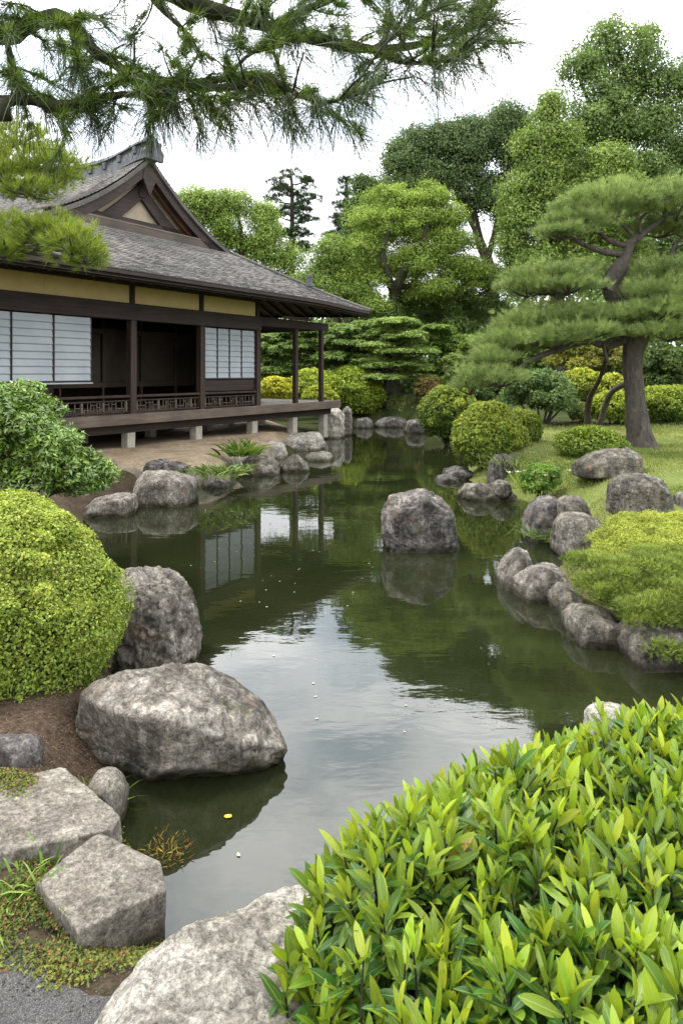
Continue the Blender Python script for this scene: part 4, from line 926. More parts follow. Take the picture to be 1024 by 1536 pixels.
# beside and behind the veranda
dome('azalea_dome', 'bright yellow dome seen under the veranda roof left of the front post', [zdome(385, 446, 565, 606, 24)], (.16, .20, .02), (.56, .54, .04), .10, .06, 700, tips=.4)
dome('azalea_dome', 'round green and yellow bush seen between the veranda posts', [zdome(430, 512, 553, 608, 25)], (.09, .14, .02), (.38, .46, .04), .10, .06, 700, tips=.35)
dome('azalea_dome', 'broad green dome at the far shore left of the layered maple', [zdome(484, 578, 551, 624, 26)], (.055, .095, .012), (.33, .42, .04), .10, .06, 700, tips=.35, lump=.12)
dome('azalea_dome', 'small yellow bush at the end of the veranda deck', [zdome(452, 508, 578, 612, 22.5)], (.12, .17, .02), (.44, .48, .04), .09, .055, 750, tips=.35)
for nm, lb, px0, px1, py0, py1, Y, c1, c2 in (
    ('shrub', 'small grey-green shrub under the layered maple at the far shore', 575, 626, 592, 632, 26, (.06, .09, .02), (.19, .23, .06)),
    ('shrub', 'reddish tinged low shrub behind the rear azalea dome', 618, 668, 566, 600, 25, (.10, .11, .03), (.32, .22, .08)),
    ('shrub', 'pale green low shrub between the maple and the rear azalea dome', 590, 640, 600, 632, 25.6, (.09, .12, .03), (.26, .29, .08)),
    ('shrub', 'round mid-green shrub beneath the dark wood right of the maple', 655, 706, 528, 580, 24, (.05, .085, .015), (.19, .25, .04)),
    ('shrub', 'small bright shrub standing before the dark wood', 684, 728, 506, 540, 25, (.07, .11, .015), (.23, .29, .04)),
    ('shrub', 'yellowish broad shrub behind the low limb of the old pine', 815, 905, 505, 570, 24, (.12, .15, .02), (.34, .33, .05)),
    ('shrub', 'olive shrub right behind the old pine trunk', 880, 945, 512, 560, 23, (.10, .12, .02), (.30, .28, .05)),
    ('shrub', 'dark green shrub under the right side of the old pine', 960, 1060, 520, 590, 20, (.035, .06, .012), (.10, .15, .03)),
    ('shrub', 'feathery blue-green shrub beneath the drooping left limb of the old pine', 752, 870, 556, 628, 17, (.065, .11, .035), (.17, .25, .075)),
    ('shrub', 'soft grey-green shrub behind the rear azalea dome', 690, 765, 540, 612, 20, (.07, .11, .035), (.18, .25, .075))):
    e = zdome(px0, px1, py0, py1, Y)
    sc = subclumps([e], 5, e[3] * .22, e[3] * .36, flat=.75)
    root = empty(nm, (e[0], e[1], e[2] - e[5])); tag(root, lb, 'shrub'); mb = MB()
    crown_leaves(mb, sc, 420, .10, .045, c1, c2, jn=.8, up=.5, tips=.25); b = np.array(root.location)
    o = mb.build('foliage', M['leaf'], root); o.location = -b
    mb = MB()
    for q in range(8): mb.tube([b + [rng.normal() * .05, 0, -.2], b + [rng.normal() * e[3] * .3, 0, e[5] * .7], np.array(e[:3]) + rdir(1)[0] * np.array(e[3:]) * .7], [.03, .02, .008], 5, .1, q, sub=3)
    o = mb.build('stems', M['bark'], root); o.location = -b
# ------------------------------------------------------------------ big trees behind
def base(px, Y): x = (px - 512) / FPX * Y; return (x, Y, ht(x, Y) - .1)
GD1, GD2 = (.030, .058, .012), (.105, .165, .032)
tree('camphor_tree', 'tallest tree at the right with an airy crown open to the sky', 'tree',
     [pe(*q, 33, .9) for q in ((925, 80, 70, 55), (960, 150, 80, 70), (870, 130, 50, 50), (900, 200, 80, 60), (990, 230, 70, 80), (850, 250, 50, 70), (930, 300, 100, 70), (1060, 150, 60, 90), (1040, 300, 80, 100), (880, 370, 80, 60), (1000, 400, 90, 60))],
     [base(930, 33), at(925, 400, 33), at(920, 250, 33)], .5, [at(*q, 33) for q in ((925, 60), (975, 120), (865, 110), (1000, 220), (860, 220), (940, 170), (1000, 290))],
     (.075, .13, .03), (.24, .33, .095), thin=.7, Lf=.30, Wf=.17, dens=11, per=2.1, rc=(.75, 1.35), tips=.2)
tree('broadleaf_tree', 'tall leaning-sided lighter green tree just left of the airy one at the right', 'tree',
     [pe(*q, 29, .9) for q in ((822, 175, 30, 35), (835, 240, 45, 60), (808, 250, 40, 60), (790, 320, 45, 70), (850, 330, 70, 80), (775, 390, 35, 50), (840, 420, 80, 60), (905, 280, 60, 60), (920, 380, 60, 60))],
     [base(840, 29), at(835, 400, 29), at(826, 260, 29)], .35, [at(*q, 29) for q in ((822, 160), (850, 240), (790, 300), (860, 330))],
     (.085, .15, .025), (.29, .38, .085), Lf=.26, Wf=.14, dens=14, per=3.6, rc=(.55, 1.0), tips=.2)
tree('evergreen_tree', 'dark dome-topped evergreen with a bare leaning dark trunk at the back', 'tree',
     [pe(*q, 38, .8) for q in ((640, 220, 55, 38), (605, 250, 38, 35), (700, 225, 55, 45), (757, 195, 42, 42), (765, 260, 35, 60), (670, 280, 60, 45), (735, 300, 35, 40), (600, 300, 40, 40), (760, 350, 25, 40))],
     [base(745, 38), at(735, 415, 38), at(718, 360, 38), at(708, 310, 38)], .42, [at(*q, 38) for q in ((640, 220), (700, 220), (755, 190), (765, 270), (660, 290), (730, 290))],
     (.06, .10, .035), (.18, .25, .085), Lf=.28, Wf=.17, dens=14, per=3.2, rc=(.8, 1.4), tips=.25, extra=[([at(728, 400, 38), at(745, 330, 38), at(752, 260, 38)], .2), ([at(715, 350, 38), at(690, 300, 38), at(670, 250, 38)], .18)], limb_r=.5)
tree('maple_tree', 'yellow-green spreading tree with a forked dark trunk in the middle of the garden', 'tree',
     [pe(*q, 30, .9) for q in ((590, 305, 55, 30), (635, 300, 45, 30), (560, 335, 38, 30), (610, 345, 60, 35), (665, 330, 35, 35), (675, 370, 45, 35), (545, 375, 40, 30), (640, 400, 60, 35), (700, 420, 35, 40), (540, 420, 45, 35), (545, 460, 45, 25), (650, 440, 45, 25))] + [pe(*q, 30, .6, 2.6) for q in ((580, 350, 60, 40), (640, 360, 60, 45), (600, 410, 90, 40))],
     [base(590, 30), at(588, 470, 30), at(592, 430, 30)], .32, [at(*q, 30) for q in ((545, 360), (700, 400))],
     (.095, .16, .02), (.35, .45, .08), Lf=.20, Wf=.10, dens=20, per=2.6, rc=(.5, .95), tips=.35, bark='bark_mossy', flat=.6, fill=.3,
     extra=[([at(590, 440, 30), at(580, 405, 29.4), at(574, 375, 29.2), at(590, 330, 29.2)], .20), ([at(592, 438, 30), at(606, 405, 29.3), at(625, 378, 29.2), at(660, 365, 29.3), at(690, 350, 29.6)], .24), ([at(625, 378, 29.2), at(640, 340, 29.2), at(635, 310, 29.4)], .12)])
tree('maple_tree', 'rounded light green tree between the roof corner and the forked tree', 'tree',
     [pe(*q, 30, .9) for q in ((495, 375, 32, 30), (515, 400, 45, 40), (480, 420, 40, 40), (525, 450, 45, 30), (555, 470, 50, 25), (455, 440, 30, 35))],
     [base(505, 30), at(505, 470, 30), at(505, 410, 30)], .22, [at(*q, 30) for q in ((490, 380), (525, 400), (470, 420))],
     (.08, .14, .016), (.28, .38, .08), Lf=.19, Wf=.10, dens=20, per=2.8, rc=(.5, .9), tips=.3, flat=.6)
tree('broadleaf_tree', 'light green loose tree rising behind the roof of the house', 'tree',
     [pe(*q, 31, .9) for q in ((295, 310, 40, 25), (345, 315, 40, 30), (385, 335, 35, 35), (320, 345, 50, 35), (405, 375, 35, 40), (420, 420, 35, 40), (350, 380, 50, 40), (270, 340, 30, 35), (440, 390, 20, 30))],
     [base(370, 31), at(365, 430, 31), at(360, 370, 31)], .28, [at(*q, 31) for q in ((300, 310), (350, 305), (395, 340), (415, 390))],
     (.09, .155, .016), (.33, .43, .09), Lf=.24, Wf=.12, dens=14, per=2.2, rc=(.5, 1.0), tips=.35)
tree('evergreen_tree', 'dark green understorey tree below the forked tree', 'tree',
     [pe(*q, 33, .8) for q in ((690, 470, 60, 45), (630, 460, 55, 35), (740, 450, 35, 60), (580, 490, 50, 25), (700, 420, 40, 30), (655, 510, 50, 25))],
     [base(680, 33), at(682, 500, 33), at(680, 460, 33)], .2, [at(*q, 33) for q in ((640, 460), (720, 450), (690, 430))],
     (.06, .105, .022), (.17, .24, .06), Lf=.22, Wf=.12, dens=18, per=2.6, rc=(.5, .9), tips=.2)
tree('evergreen_tree', 'small dark tree behind the upper left side of the forked tree', 'tree',
     [pe(*q, 36, .8) for q in ((548, 285, 22, 20), (560, 310, 30, 40), (535, 330, 25, 40), (530, 380, 30, 40))],
     [base(548, 36), at(548, 380, 36), at(548, 310, 36)], .2, [at(*q, 36) for q in ((545, 285), (560, 310))],
     (.04, .08, .016), (.13, .21, .045), Lf=.26, Wf=.15, dens=14, per=2.6, rc=(.5, .9))
# conifers on the skyline
def pad_conifer(name, label, px, Y, ytop, ybase, pads, c1, c2, rtr=.2):
    b = np.array(base(px, Y)); root = empty(name, b); tag(root, label, 'tree')
    mb = MB(); mb.tube([b, at(px + 2, (ybase + 2 * ytop) / 3, Y), at(px, ytop + 4, Y)], [rtr, rtr * .7, rtr * .2], 9, .1)
    sc = []
    for (x, y, rx, ry) in pads:
        mb.tube([at(px, y + 6, Y), at((px + x) / 2, y + 4, Y), at(x, y + 1, Y)], [rtr * .3, rtr * .22, rtr * .1], 6, .1)
        sc.append(pe(x, y, rx, ry, Y, 1.0))
    o = mb.build('trunk', M['bark'], root, smooth=True); o.location = -b
    sc = subclumps(sc, 2.6, .22, .5, flat=.5, zmin=-.9); sc[:, 2] += rng.normal(size=len(sc)) * .15; k = len(sc); n = k * 30; idx = np.repeat(np.arange(k), 30); d = rdir(n); d[:, 2] = np.abs(d[:, 2]) - .15
    mb = MB(); needles(mb, sc[idx, :3] + d * sc[idx, 3:] * .9, d + [0, 0, .4], .26, .03, 7, .8, c1, c2, seg=1)
    o = mb.build('crown', M['needle'], root); o.location = -b
pad_conifer('tall_pine', 'slender dark pine with separate foliage tiers standing above the roof line', 436, 44, 256, 420,
            [(435, 265, 16, 8), (415, 278, 20, 7), (456, 272, 20, 7), (436, 288, 24, 9), (460, 300, 22, 8), (412, 300, 16, 7), (445, 316, 26, 8), (462, 330, 18, 7), (420, 325, 18, 8), (452, 347, 24, 8), (425, 352, 18, 9), (445, 372, 26, 10)], (.018, .042, .016), (.07, .11, .035))
pad_conifer('conifer', 'narrow dark conifer on the skyline right of the slender pine', 518, 42, 264, 420,
            [(518, 272, 6, 8), (514, 288, 11, 9), (522, 300, 14, 8), (508, 312, 16, 9), (524, 322, 17, 9), (504, 332, 18, 9), (520, 345, 22, 9), (502, 355, 20, 9), (522, 370, 24, 10)], (.016, .038, .016), (.055, .09, .035))
# layered maple and cloud pruned evergreens by the far shore
def layered(name, label, px, Y, ybase, pads, c1, c2, Lf=.10, Wf=.05, dens=240, cat='tree', rtr=.065, rc=(.16, .32), per=4, flat=.42):
    b = np.array(base(px, Y)); root = empty(name, b); tag(root, label, cat)
    mb = MB(); ytop = min(p[1] for p in pads); mid = at(px - 3, (ybase + ytop) / 2 + 12, Y); mb.tube([b, mid, at(px, ytop + 6, Y)], [rtr, rtr * .7, rtr * .3], 8, .1)
    for (x, y, rx, ry) in pads: mb.tube([mid + (at(px, ytop + 6, Y) - mid) * rng.uniform(0, .6), at((px + x) / 2, y + ry * 1.4, Y), at(x, y + ry * .3, Y)], [rtr * .5, rtr * .35, rtr * .12], 6, .1)
    o = mb.build('trunk', M['bark'], root, smooth=True); o.location = -b
    sc = subclumps([pe(x + rng.normal() * 3, y + rng.normal() * 2, rx, ry * rng.uniform(.9, 1.5), Y, .9, rng.uniform(-.6, .6)) for x, y, rx, ry in pads for _ in (0, 1)], per, rc[0], rc[1], flat=flat)
    mb = MB(); crown_leaves(mb, sc, dens, Lf, Wf, c1, c2, zmin=-.25, jn=.5, up=.9, tips=.3)
    o = mb.build('crown', M['leaf'], root); o.location = -b
layered('layered_maple', 'small maple with flat layered tiers and a thin grey trunk at the far shore', 580, 25.8, 628,
        [(596, 484, 36, 8), (580, 500, 34, 9), (614, 508, 42, 8), (570, 520, 36, 9), (602, 526, 46, 10), (634, 530, 26, 8), (558, 542, 30, 9), (590, 548, 48, 10), (632, 552, 28, 9), (612, 566, 36, 8), (570, 566, 34, 9)], (.12, .19, .035), (.35, .46, .12), Lf=.085, dens=330)
GC1, GC2 = (.08, .135, .028), (.25, .35, .085)
layered('cloud_pine', 'layered evergreen directly behind the veranda posts', 425, 28, 606,
        [(405, 508, 40, 10), (450, 500, 40, 10), (425, 525, 50, 11), (475, 522, 40, 10), (395, 540, 40, 10), (445, 547, 46, 11), (490, 545, 36, 10), (410, 562, 44, 10)], GC1, GC2, dens=160, Lf=.13, Wf=.06)
layered('cloud_pine', 'layered evergreen between the veranda end and the layered maple', 520, 27, 606,
        [(505, 498, 40, 9), (540, 505, 34, 9), (515, 518, 44, 10), (545, 528, 36, 10), (505, 538, 40, 10), (535, 552, 40, 10), (560, 490, 30, 8)], GC1, GC2, dens=160, Lf=.13, Wf=.06)
layered('cloud_pine', 'layered evergreen at the right of the maple, before the dark wood', 665, 27, 606,
        [(655, 500, 30, 9), (690, 512, 36, 10), (660, 525, 36, 10), (700, 545, 36, 10), (650, 555, 30, 9), (720, 570, 40, 12), (670, 575, 40, 10)], GC1, (.20, .30, .045), dens=160, Lf=.13, Wf=.06)
# far wood: one mass behind everything
els = []
for q in range(95):
    px = rng.uniform(-350, 1500); Yw = rng.uniform(46, 62); top = 470 - 70 * rng.random() + (60 if px < 250 else 0)
    k = Yw / FPX; zt = CAMZ + (HOR - top) * k; els.append([(px - 512) * k, Yw, zt * .42, rng.uniform(2.2, 3.8), 2.5, zt * .58])
mb = MB(); crown_leaves(mb, subclumps(els, 1.6, 1.0, 1.8), 6, .42, .26, (.06, .105, .024), (.18, .25, .07), jn=.6)
tag(mb.build('far_wood', M['leaf']), 'dense green wood closing the view behind the garden trees', 'wood', kind='stuff')
# nearer underwood along the back of the garden
els = []
for q in range(70):
    px = rng.uniform(380, 1250); Yw = rng.uniform(30, 36); k = Yw / FPX; zt = CAMZ + (HOR - rng.uniform(470, 530)) * k
    els.append([(px - 512) * k, Yw, zt * .4, rng.uniform(1.0, 1.9), 1.2, zt * .6])
mb = MB(); crown_leaves(mb, subclumps(els, 2.2, .5, .9), 22, .22, .12, (.065, .115, .024), (.20, .28, .07), jn=.6)
tag(mb.build('undergrowth', M['leaf']), 'dark leafy undergrowth along the back of the garden', 'undergrowth', kind='stuff')

# ------------------------------------------------------------------ old garden pine on the lawn
PY = 12.6
b = np.array([at(962, 676, PY)[0], PY, 0]); b[2] = ht(b[0], PY) - .05; root = empty('garden_pine', b)
tag(root, 'old trained pine with a thick leaning trunk and flat needle pads on the lawn', 'tree')
mb = MB()
fl = at(962, 668, PY); fl[2] = b[2]
mb.tube([fl, at(958, 650, PY), at(953, 610, PY), at(949, 565, PY), at(948, 530, PY), at(954, 502, PY), at(946, 475, PY + .1), at(922, 448, PY + .1), at(914, 425, PY + .05), at(928, 402, PY), at(938, 382, PY), at(944, 362, PY)],
        [.32, .225, .18, .17, .185, .23, .19, .165, .155, .15, .11, .08], 16, .10, 4)
def br(*p, r=.08, e=.025, dy=0.0):
    n = len(p); mb.tube([at(x, y, PY + dy * q / (n - 1)) for q, (x, y) in enumerate(p)], np.linspace(r, e, n), 9, .14, int(p[0][0]))
br((954, 500), (915, 518), (880, 512), (835, 525), (795, 540), (765, 562), (730, 580), r=.085, dy=-.5); br((940, 505), (912, 512), (905, 520), (912, 545), r=.05, e=.03, dy=-.3)
br((918, 430), (880, 428), (850, 440), (825, 455), r=.07, dy=-.4); br((940, 382), (905, 378), (878, 368), (850, 355), (815, 350), r=.065, dy=-.3)
br((944, 366), (965, 350), (985, 335), (1005, 322), (1030, 310), r=.07, dy=.2); br((944, 370), (915, 362), (895, 345), (875, 330), r=.055, dy=-.2); br((948, 352), (930, 335), (915, 325), r=.04)
br((960, 350), (958, 332), (970, 318), r=.035); br((958, 502), (985, 492), (1030, 490), (1080, 500), r=.09, dy=-.3); br((935, 450), (975, 440), (1020, 435), (1060, 425), r=.07, dy=.2); br((1000, 420), (1010, 370), (1030, 350), r=.04, dy=.3)
br((870, 512), (830, 500), (790, 490), r=.045, dy=.5); br((850, 440), (800, 440), (770, 430), r=.035, dy=.3)
o = mb.build('trunk', M['bark_pine'], root, smooth=True); o.location = -b
PADS = [(905, 312, 75, 22, -.1), (860, 335, 48, 18, -.3), (960, 300, 70, 20, .1), (920, 300, 60, 16, .7), (1010, 315, 60, 26, .1), (845, 350, 36, 12, -.5), (985, 345, 45, 16, .6), (1050, 340, 50, 30, .2),
        (830, 415, 60, 20, -.3), (790, 432, 42, 18, -.1), (850, 430, 50, 16, -.6), (880, 405, 25, 10, .2),
        (1000, 410, 60, 24, .1), (1045, 430, 60, 26, -.1), (990, 440, 50, 20, -.4), (1030, 462, 70, 22, -.3), (985, 470, 50, 16, -.5),
        (850, 482, 80, 22, .2), (800, 490, 60, 20, .5), (780, 512, 55, 20, -.1), (740, 540, 36, 18, -.4), (765, 520, 50, 18, .2), (720, 565, 32, 18, -.5), (875, 500, 60, 15, -.5), (920, 478, 50, 16, -.3), (825, 512, 50, 14, -.5), (1000, 500, 55, 16, -.5), (1060, 500, 60, 22, -.3), (705, 580, 24, 16, -.5), (750, 570, 30, 14, -.6)]
for pi, (x, y, rx, ry, dy) in enumerate(PADS):
    Yp = PY + dy; e = np.array(pe(x, y, rx * 1.06, ry * 1.35, Yp, .95)); n = int(430 * e[3] * e[4] / .5 + 130)
    th = rng.random(n) * 6.283; rr = np.sqrt(rng.random(n)); nz = fbm(np.c_[np.cos(th) * rr * 3, np.sin(th) * rr * 3, np.full(n, pi * 3.)], 3, 2)
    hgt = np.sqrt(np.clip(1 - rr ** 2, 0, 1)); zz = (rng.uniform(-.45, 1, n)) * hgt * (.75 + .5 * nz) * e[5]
    P = np.c_[e[0] + np.cos(th) * rr * e[3] * (1 + .38 * nz), e[1] + np.sin(th) * rr * e[4] * (1 + .38 * nz), e[2] + zz]
    D = np.c_[np.cos(th) * rr * .75, np.sin(th) * rr * .75, .55 + .5 * rng.random(n)] + .25 * rng.normal(size=(n, 3))
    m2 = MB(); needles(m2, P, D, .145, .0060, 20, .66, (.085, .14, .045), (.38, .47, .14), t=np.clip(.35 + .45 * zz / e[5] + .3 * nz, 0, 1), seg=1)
    # fine twigs inside the pad
    for q in range(7):
        a = rng.random() * 6.283; tip = e[:3] + np.array([np.cos(a) * e[3] * .8, np.sin(a) * e[4] * .8, -e[5] * .05])
        m2.tube([e[:3] + [0, 0, -e[5] * .55], (e[:3] + tip) / 2 - [0, 0, e[5] * .35], tip], [.022, .014, .005], 5, .1, q, col=(.06, .045, .035), sub=3)
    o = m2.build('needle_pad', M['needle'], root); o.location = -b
# crooked prop and leaning log under the low limb
mb = MB(); mb.tube([at(881, 628, 15.5) - [0, 0, .1], at(881, 612, 15.4), at(886, 592, 15), at(897, 572, 14.2), at(905, 550, 13.4), at(911, 522, 12.6), at(908, 514, 12.45)], [.08, .07, .06, .045, .036, .03, .025], 9, .15, 3)
tag(mb.build('tree_prop', M['bark'], smooth=True, center=True), 'crooked dark pole propping up the low limb of the old pine', 'tree prop')
mb = MB(); p0 = np.array([at(896, 610, 15.9)[0], 15.9, 0]); p0[2] = ht(p0[0], 15.9); mb.tube([p0, at(915, 591, 15.2), at(945, 573, 12.95)], [.07, .065, .06], 9, .12, 6)
tag(mb.build('leaning_log', M['bark_pine'], smooth=True, center=True), 'straight brown log leaning on the trunk of the old pine', 'tree prop')

# ------------------------------------------------------------------ pine at the left whose boughs hang before the roof
b = np.array([-4.9, 7.4, .25]); root = empty('bough_pine', b); tag(root, 'pine at the left edge with bright needle boughs hanging in front of the roof', 'tree')
mb = MB(); mb.tube([b - [0, 0, .1], b + [.05, .05, 1.4], b + [.2, -.1, 2.8], b + [.1, -.2, 4.2]], [.2, .16, .13, .08], 12, .12)
LP = [(35, 235, 50, 30, 7.0), (75, 255, 42, 26, 6.9), (10, 265, 45, 25, 6.8), (95, 250, 28, 18, 7.1), (30, 205, 40, 18, 7.2), (45, 285, 45, 14, 6.7), (-50, 240, 60, 40, 7.0),
      (60, 350, 45, 24, 6.6), (110, 365, 40, 24, 6.5), (130, 385, 26, 16, 6.5), (20, 345, 40, 20, 6.7), (85, 340, 35, 16, 6.8), (10, 375, 24, 14, 6.5), (-60, 350, 60, 30, 6.7)]
for (x, y, rx, ry, Yp) in LP[:7]: mb.tube([b + [.12, -.1, 3.2], at(-40, 262, 7.0), at(x, y + ry * .4, Yp)], [.06, .04, .012], 7, .12, x + 90)
for (x, y, rx, ry, Yp) in LP[7:]: mb.tube([b + [.2, -.1, 2.6], at(-30, 375, 6.7), at(x, y + ry * .5, Yp)], [.06, .04, .012], 7, .12, x + 90)
o = mb.build('trunk', M['bark_pine'], root, smooth=True); o.location = -b
for pi, (x, y, rx, ry, Yp) in enumerate(LP):
    e = np.array(pe(x, y, rx, ry, Yp, .9)); e[3:] *= [1.15, 1.15, 1.25]; n = int(1500 * e[3] * e[5] / .05) // 11 + 70
    d = rdir(n); nz = fbm(d * 2.2 + pi * 4, 3, 7); rr = rng.uniform(.2, 1, n) ** .5
    P = e[:3] + d * e[3:] * (rr * (1 + .35 * nz))[:, None]; D = d * [.8, .8, .5] + [0, 0, .65] + .25 * rng.normal(size=(n, 3))
    m2 = MB(); needles(m2, P, D, .10, .0042, 18, .6, (.075, .13, .016), (.36, .43, .055), t=np.clip(.45 + .35 * d[:, 2] + .4 * nz, 0, 1), seg=1)
    for q in range(9):
        dd = rdir(1)[0]; m2.tube([e[:3] - [0, 0, e[5] * .5], e[:3] + dd * e[3:] * .5 - [0, 0, e[5] * .3], e[:3] + dd * e[3:] * .9], [.014, .009, .004], 5, .1, q, col=(.06, .045, .035), sub=3)
    o = m2.build('needle_pad', M['needle'], root); o.location = -b

# ------------------------------------------------------------------ pine branch hanging in from above, grown from a trunk left of the frame
b = np.array([-3.1, 1.6, .2]); root = empty('overhead_pine', b); tag(root, 'overhanging pine boughs with long drooping needles across the top of the photo', 'tree')
mb = MB(); mb.tube([b - [0, 0, .15], b + [.1, .1, 1.2], b + [.25, .3, 2.4], b + [.5, .6, 3.4], b + [.7, .8, 4.2]], [.22, .19, .16, .13, .10], 14, .12)
t1, t2 = b + [.45, .55, 3.25], b + [.25, .3, 2.5]
BR = [([t1, at(60, -90, 2.3), at(200, -40, 2.4), at(290, 6, 2.45), at(345, 22, 2.5), at(410, 42, 2.5), at(480, 60, 2.55), at(560, 74, 2.6), at(630, 66, 2.65), at(690, 46, 2.7), at(735, 22, 2.75)], [.07, .046, .036, .030, .027, .024, .021, .018, .012, .008, .004]),
      ([t1, at(-60, 30, 2.2), at(10, 52, 2.25), at(70, 28, 2.3), at(105, 32, 2.3), at(150, 82, 2.35), at(205, 112, 2.35), at(270, 126, 2.35), at(340, 118, 2.4), at(400, 118, 2.4)], [.05, .036, .030, .026, .023, .020, .018, .016, .012, .005]),
      ([t2, at(-80, 175, 2.1), at(0, 154, 2.15), at(50, 150, 2.2), at(85, 160, 2.2), at(140, 150, 2.25), at(185, 142, 2.3), at(228, 144, 2.3)], [.04, .032, .024, .020, .019, .016, .011, .005]),
      ([at(270, 126, 2.35), at(330, 132, 2.35), at(395, 120, 2.35), at(425, 130, 2.35), at(460, 148, 2.35), at(500, 152, 2.35), at(530, 140, 2.4)], [.018, .015, .011, .010, .008, .006, .003]),
      ([at(560, 74, 2.6), at(600, 92, 2.55), at(640, 94, 2.5), at(690, 90, 2.5)], [.016, .011, .007, .003]),
      ([at(410, 42, 2.5), at(450, 18, 2.6), at(520, -8, 2.7), at(600, -20, 2.8)], [.02, .015, .011, .006]),
      ([at(560, 74, 2.6), at(610, 40, 2.65), at(665, 8, 2.7), at(700, -20, 2.75)], [.014, .011, .008, .004]),
      ([at(630, 66, 2.65), at(670, 68, 2.6), at(715, 58, 2.6)], [.010, .007, .003]),
      ([at(205, 112, 2.35), at(213, 132, 2.3), at(226, 150, 2.25)], [.008, .006, .003]),
      ([at(270, 126, 2.35), at(292, 140, 2.3), at(312, 152, 2.25)], [.008, .006, .003]),
      ([at(105, 32, 2.3), at(112, 70, 2.25), at(118, 98, 2.2)], [.010, .007, .004]),
      ([at(10, 52, 2.25), at(15, 90, 2.2), at(25, 118, 2.15)], [.010, .007, .004]),
      ([at(200, -40, 2.4), at(240, 10, 2.35), at(280, 50, 2.3), at(300, 85, 2.3)], [.014, .010, .007, .003]),
      ([at(340, 118, 2.4), at(370, 85, 2.4), at(400, 70, 2.4)], [.008, .006, .003])]
TW = []
def walk(p, k):
    p = np.asarray(p); t = np.sort(rng.random(k)) * (len(p) - 1.001); i = t.astype(int); f = (t - i)[:, None]; return p[i] * (1 - f) + p[i + 1] * f, unit(p[i + 1] - p[i])
for bi, (p, r) in enumerate(BR):
    mb.tube(p, r, 10, .30, bi)
    q = np.array(p[2:] if bi < 3 else p); ln = np.linalg.norm(np.diff(q, axis=0), axis=1).sum()
    P, T = walk(q, int(ln * 20) + 3)
    for a, d in zip(P, T):
        v = unit(d * rng.uniform(.2, 1.0) + rng.normal(size=3) * np.array([.75, .75, .45]) + [0, 0, .05]); l = rng.uniform(.06, .20)
        e = a + v * l; mb.tube([a, (a + e) / 2 + rng.normal(size=3) * .01, e], [.004, .003, .002], 5, .1, 1, sub=2); TW.append((a, e, v))
    TW.append((np.array(p[-2]), np.array(p[-1]), unit(np.array(p[-1]) - np.array(p[-2]))))
o = mb.build('trunk', M['bark_mossy'], root, smooth=True); o.location = -b
m2 = MB()
A = np.array([t[0] for t in TW]); E_ = np.array([t[1] for t in TW]); Vv = np.array([t[2] for t in TW])
# short green needles along the twigs
k = len(TW); idx = np.repeat(np.arange(k), 16); f = (rng.random(len(idx)) ** .7)[:, None]
needles(m2, A[idx] * (1 - f) + E_[idx] * f, Vv[idx] * .5 + rng.normal(size=(len(idx), 3)) * .6 + [0, 0, .35], .050, .0026, 15, .85, (.05, .10, .012), (.26, .37, .045), seg=1)
# long needles: star-like tufts at the tips that bend down, backlit darkness put into their colour
needles(m2, E_, Vv + [0, 0, -.1], rng.uniform(.11, .21, k), .0022, 28, .95, (.018, .034, .010), (.085, .125, .03), droop=.22)
sel = rng.random(k) < .40
needles(m2, E_[sel], Vv[sel] * .6 + [0, 0, -.9], rng.uniform(.12, .21, sel.sum()), .0021, 24, .50, (.018, .032, .012), (.07, .10, .03), droop=.25)
TC = [(330, 165), (300, 148), (372, 150), (430, 150), (470, 158), (505, 155), (530, 142), (548, 112), (590, 104), (625, 108), (660, 104), (695, 92), (722, 52), (742, 28), (115, 96), (22, 112), (62, 140), (180, 158), (235, 150), (262, 138), (205, 60), (400, 60), (345, 70), (440, 90), (600, 40), (660, 20)]
allb = np.concatenate([walk(p, 60)[0] for p, r in BR]); C_ = []; Dd = []
for px, py in TC:
    for q in range(2):
        c = at(px + rng.normal() * 9, py + rng.normal() * 7, 2.38 + rng.normal() * .1); a = allb[np.argmin(np.linalg.norm(allb - c, axis=1))]
        m2.tube([a, (a + c) / 2 + [0, 0, .01], c], [.005, .004, .0025], 5, .1, 1, sub=3, col=(.045, .036, .026)); C_.append(c); Dd.append(unit(c - a) * .5 + np.array([rng.normal() * .35, rng.normal() * .3, -.75 if py > 80 else -.1]))
needles(m2, np.array(C_), np.array(Dd), rng.uniform(.17, .25, len(C_)), .0021, 46, .85, (.014, .026, .009), (.075, .11, .028), droop=.18)  # hanging tufts, backlit silhouette tone again put into the needle colour
o = m2.build('needles', M['needle'], root); o.location = -b

# ------------------------------------------------------------------ small plants, grass, litter, petals
def tuft(name, label, x, y, n, Ln, Wd, spread, bend, c1, c2, rad=.05, cat='plant', z=None, extra=None):
    z = ht(x, y) if z is None else z; root = empty(name, (x, y, z)); tag(root, label, cat); mb = MB()
    P = np.c_[rng.normal(size=(n, 2)) * rad, np.full(n, -.02)]; D = np.c_[rng.normal(size=(n, 2)) * spread + P[:, :2] / max(rad, .01) * .25, np.ones(n)]
    blades(mb, P, D, Ln * rng.uniform(.55, 1.15, n), Wd, bend, c1, c2)
    mb.build('blades', M['leaf'], root)
    if extra: extra(root)
    return root
p = gp(150, 1150, .2); tuft('fern', 'small bright fern growing between the slab and the large boulder', p[0], p[1], 30, .17, .012, .55, .5, (.08, .16, .02), (.20, .30, .04), .03)
p = gp(128, 1148, .2); tuft('grass_tuft', 'fine grass tuft left of the small fern', p[0], p[1], 140, .08, .004, .5, .4, (.10, .16, .03), (.22, .27, .06), .04)
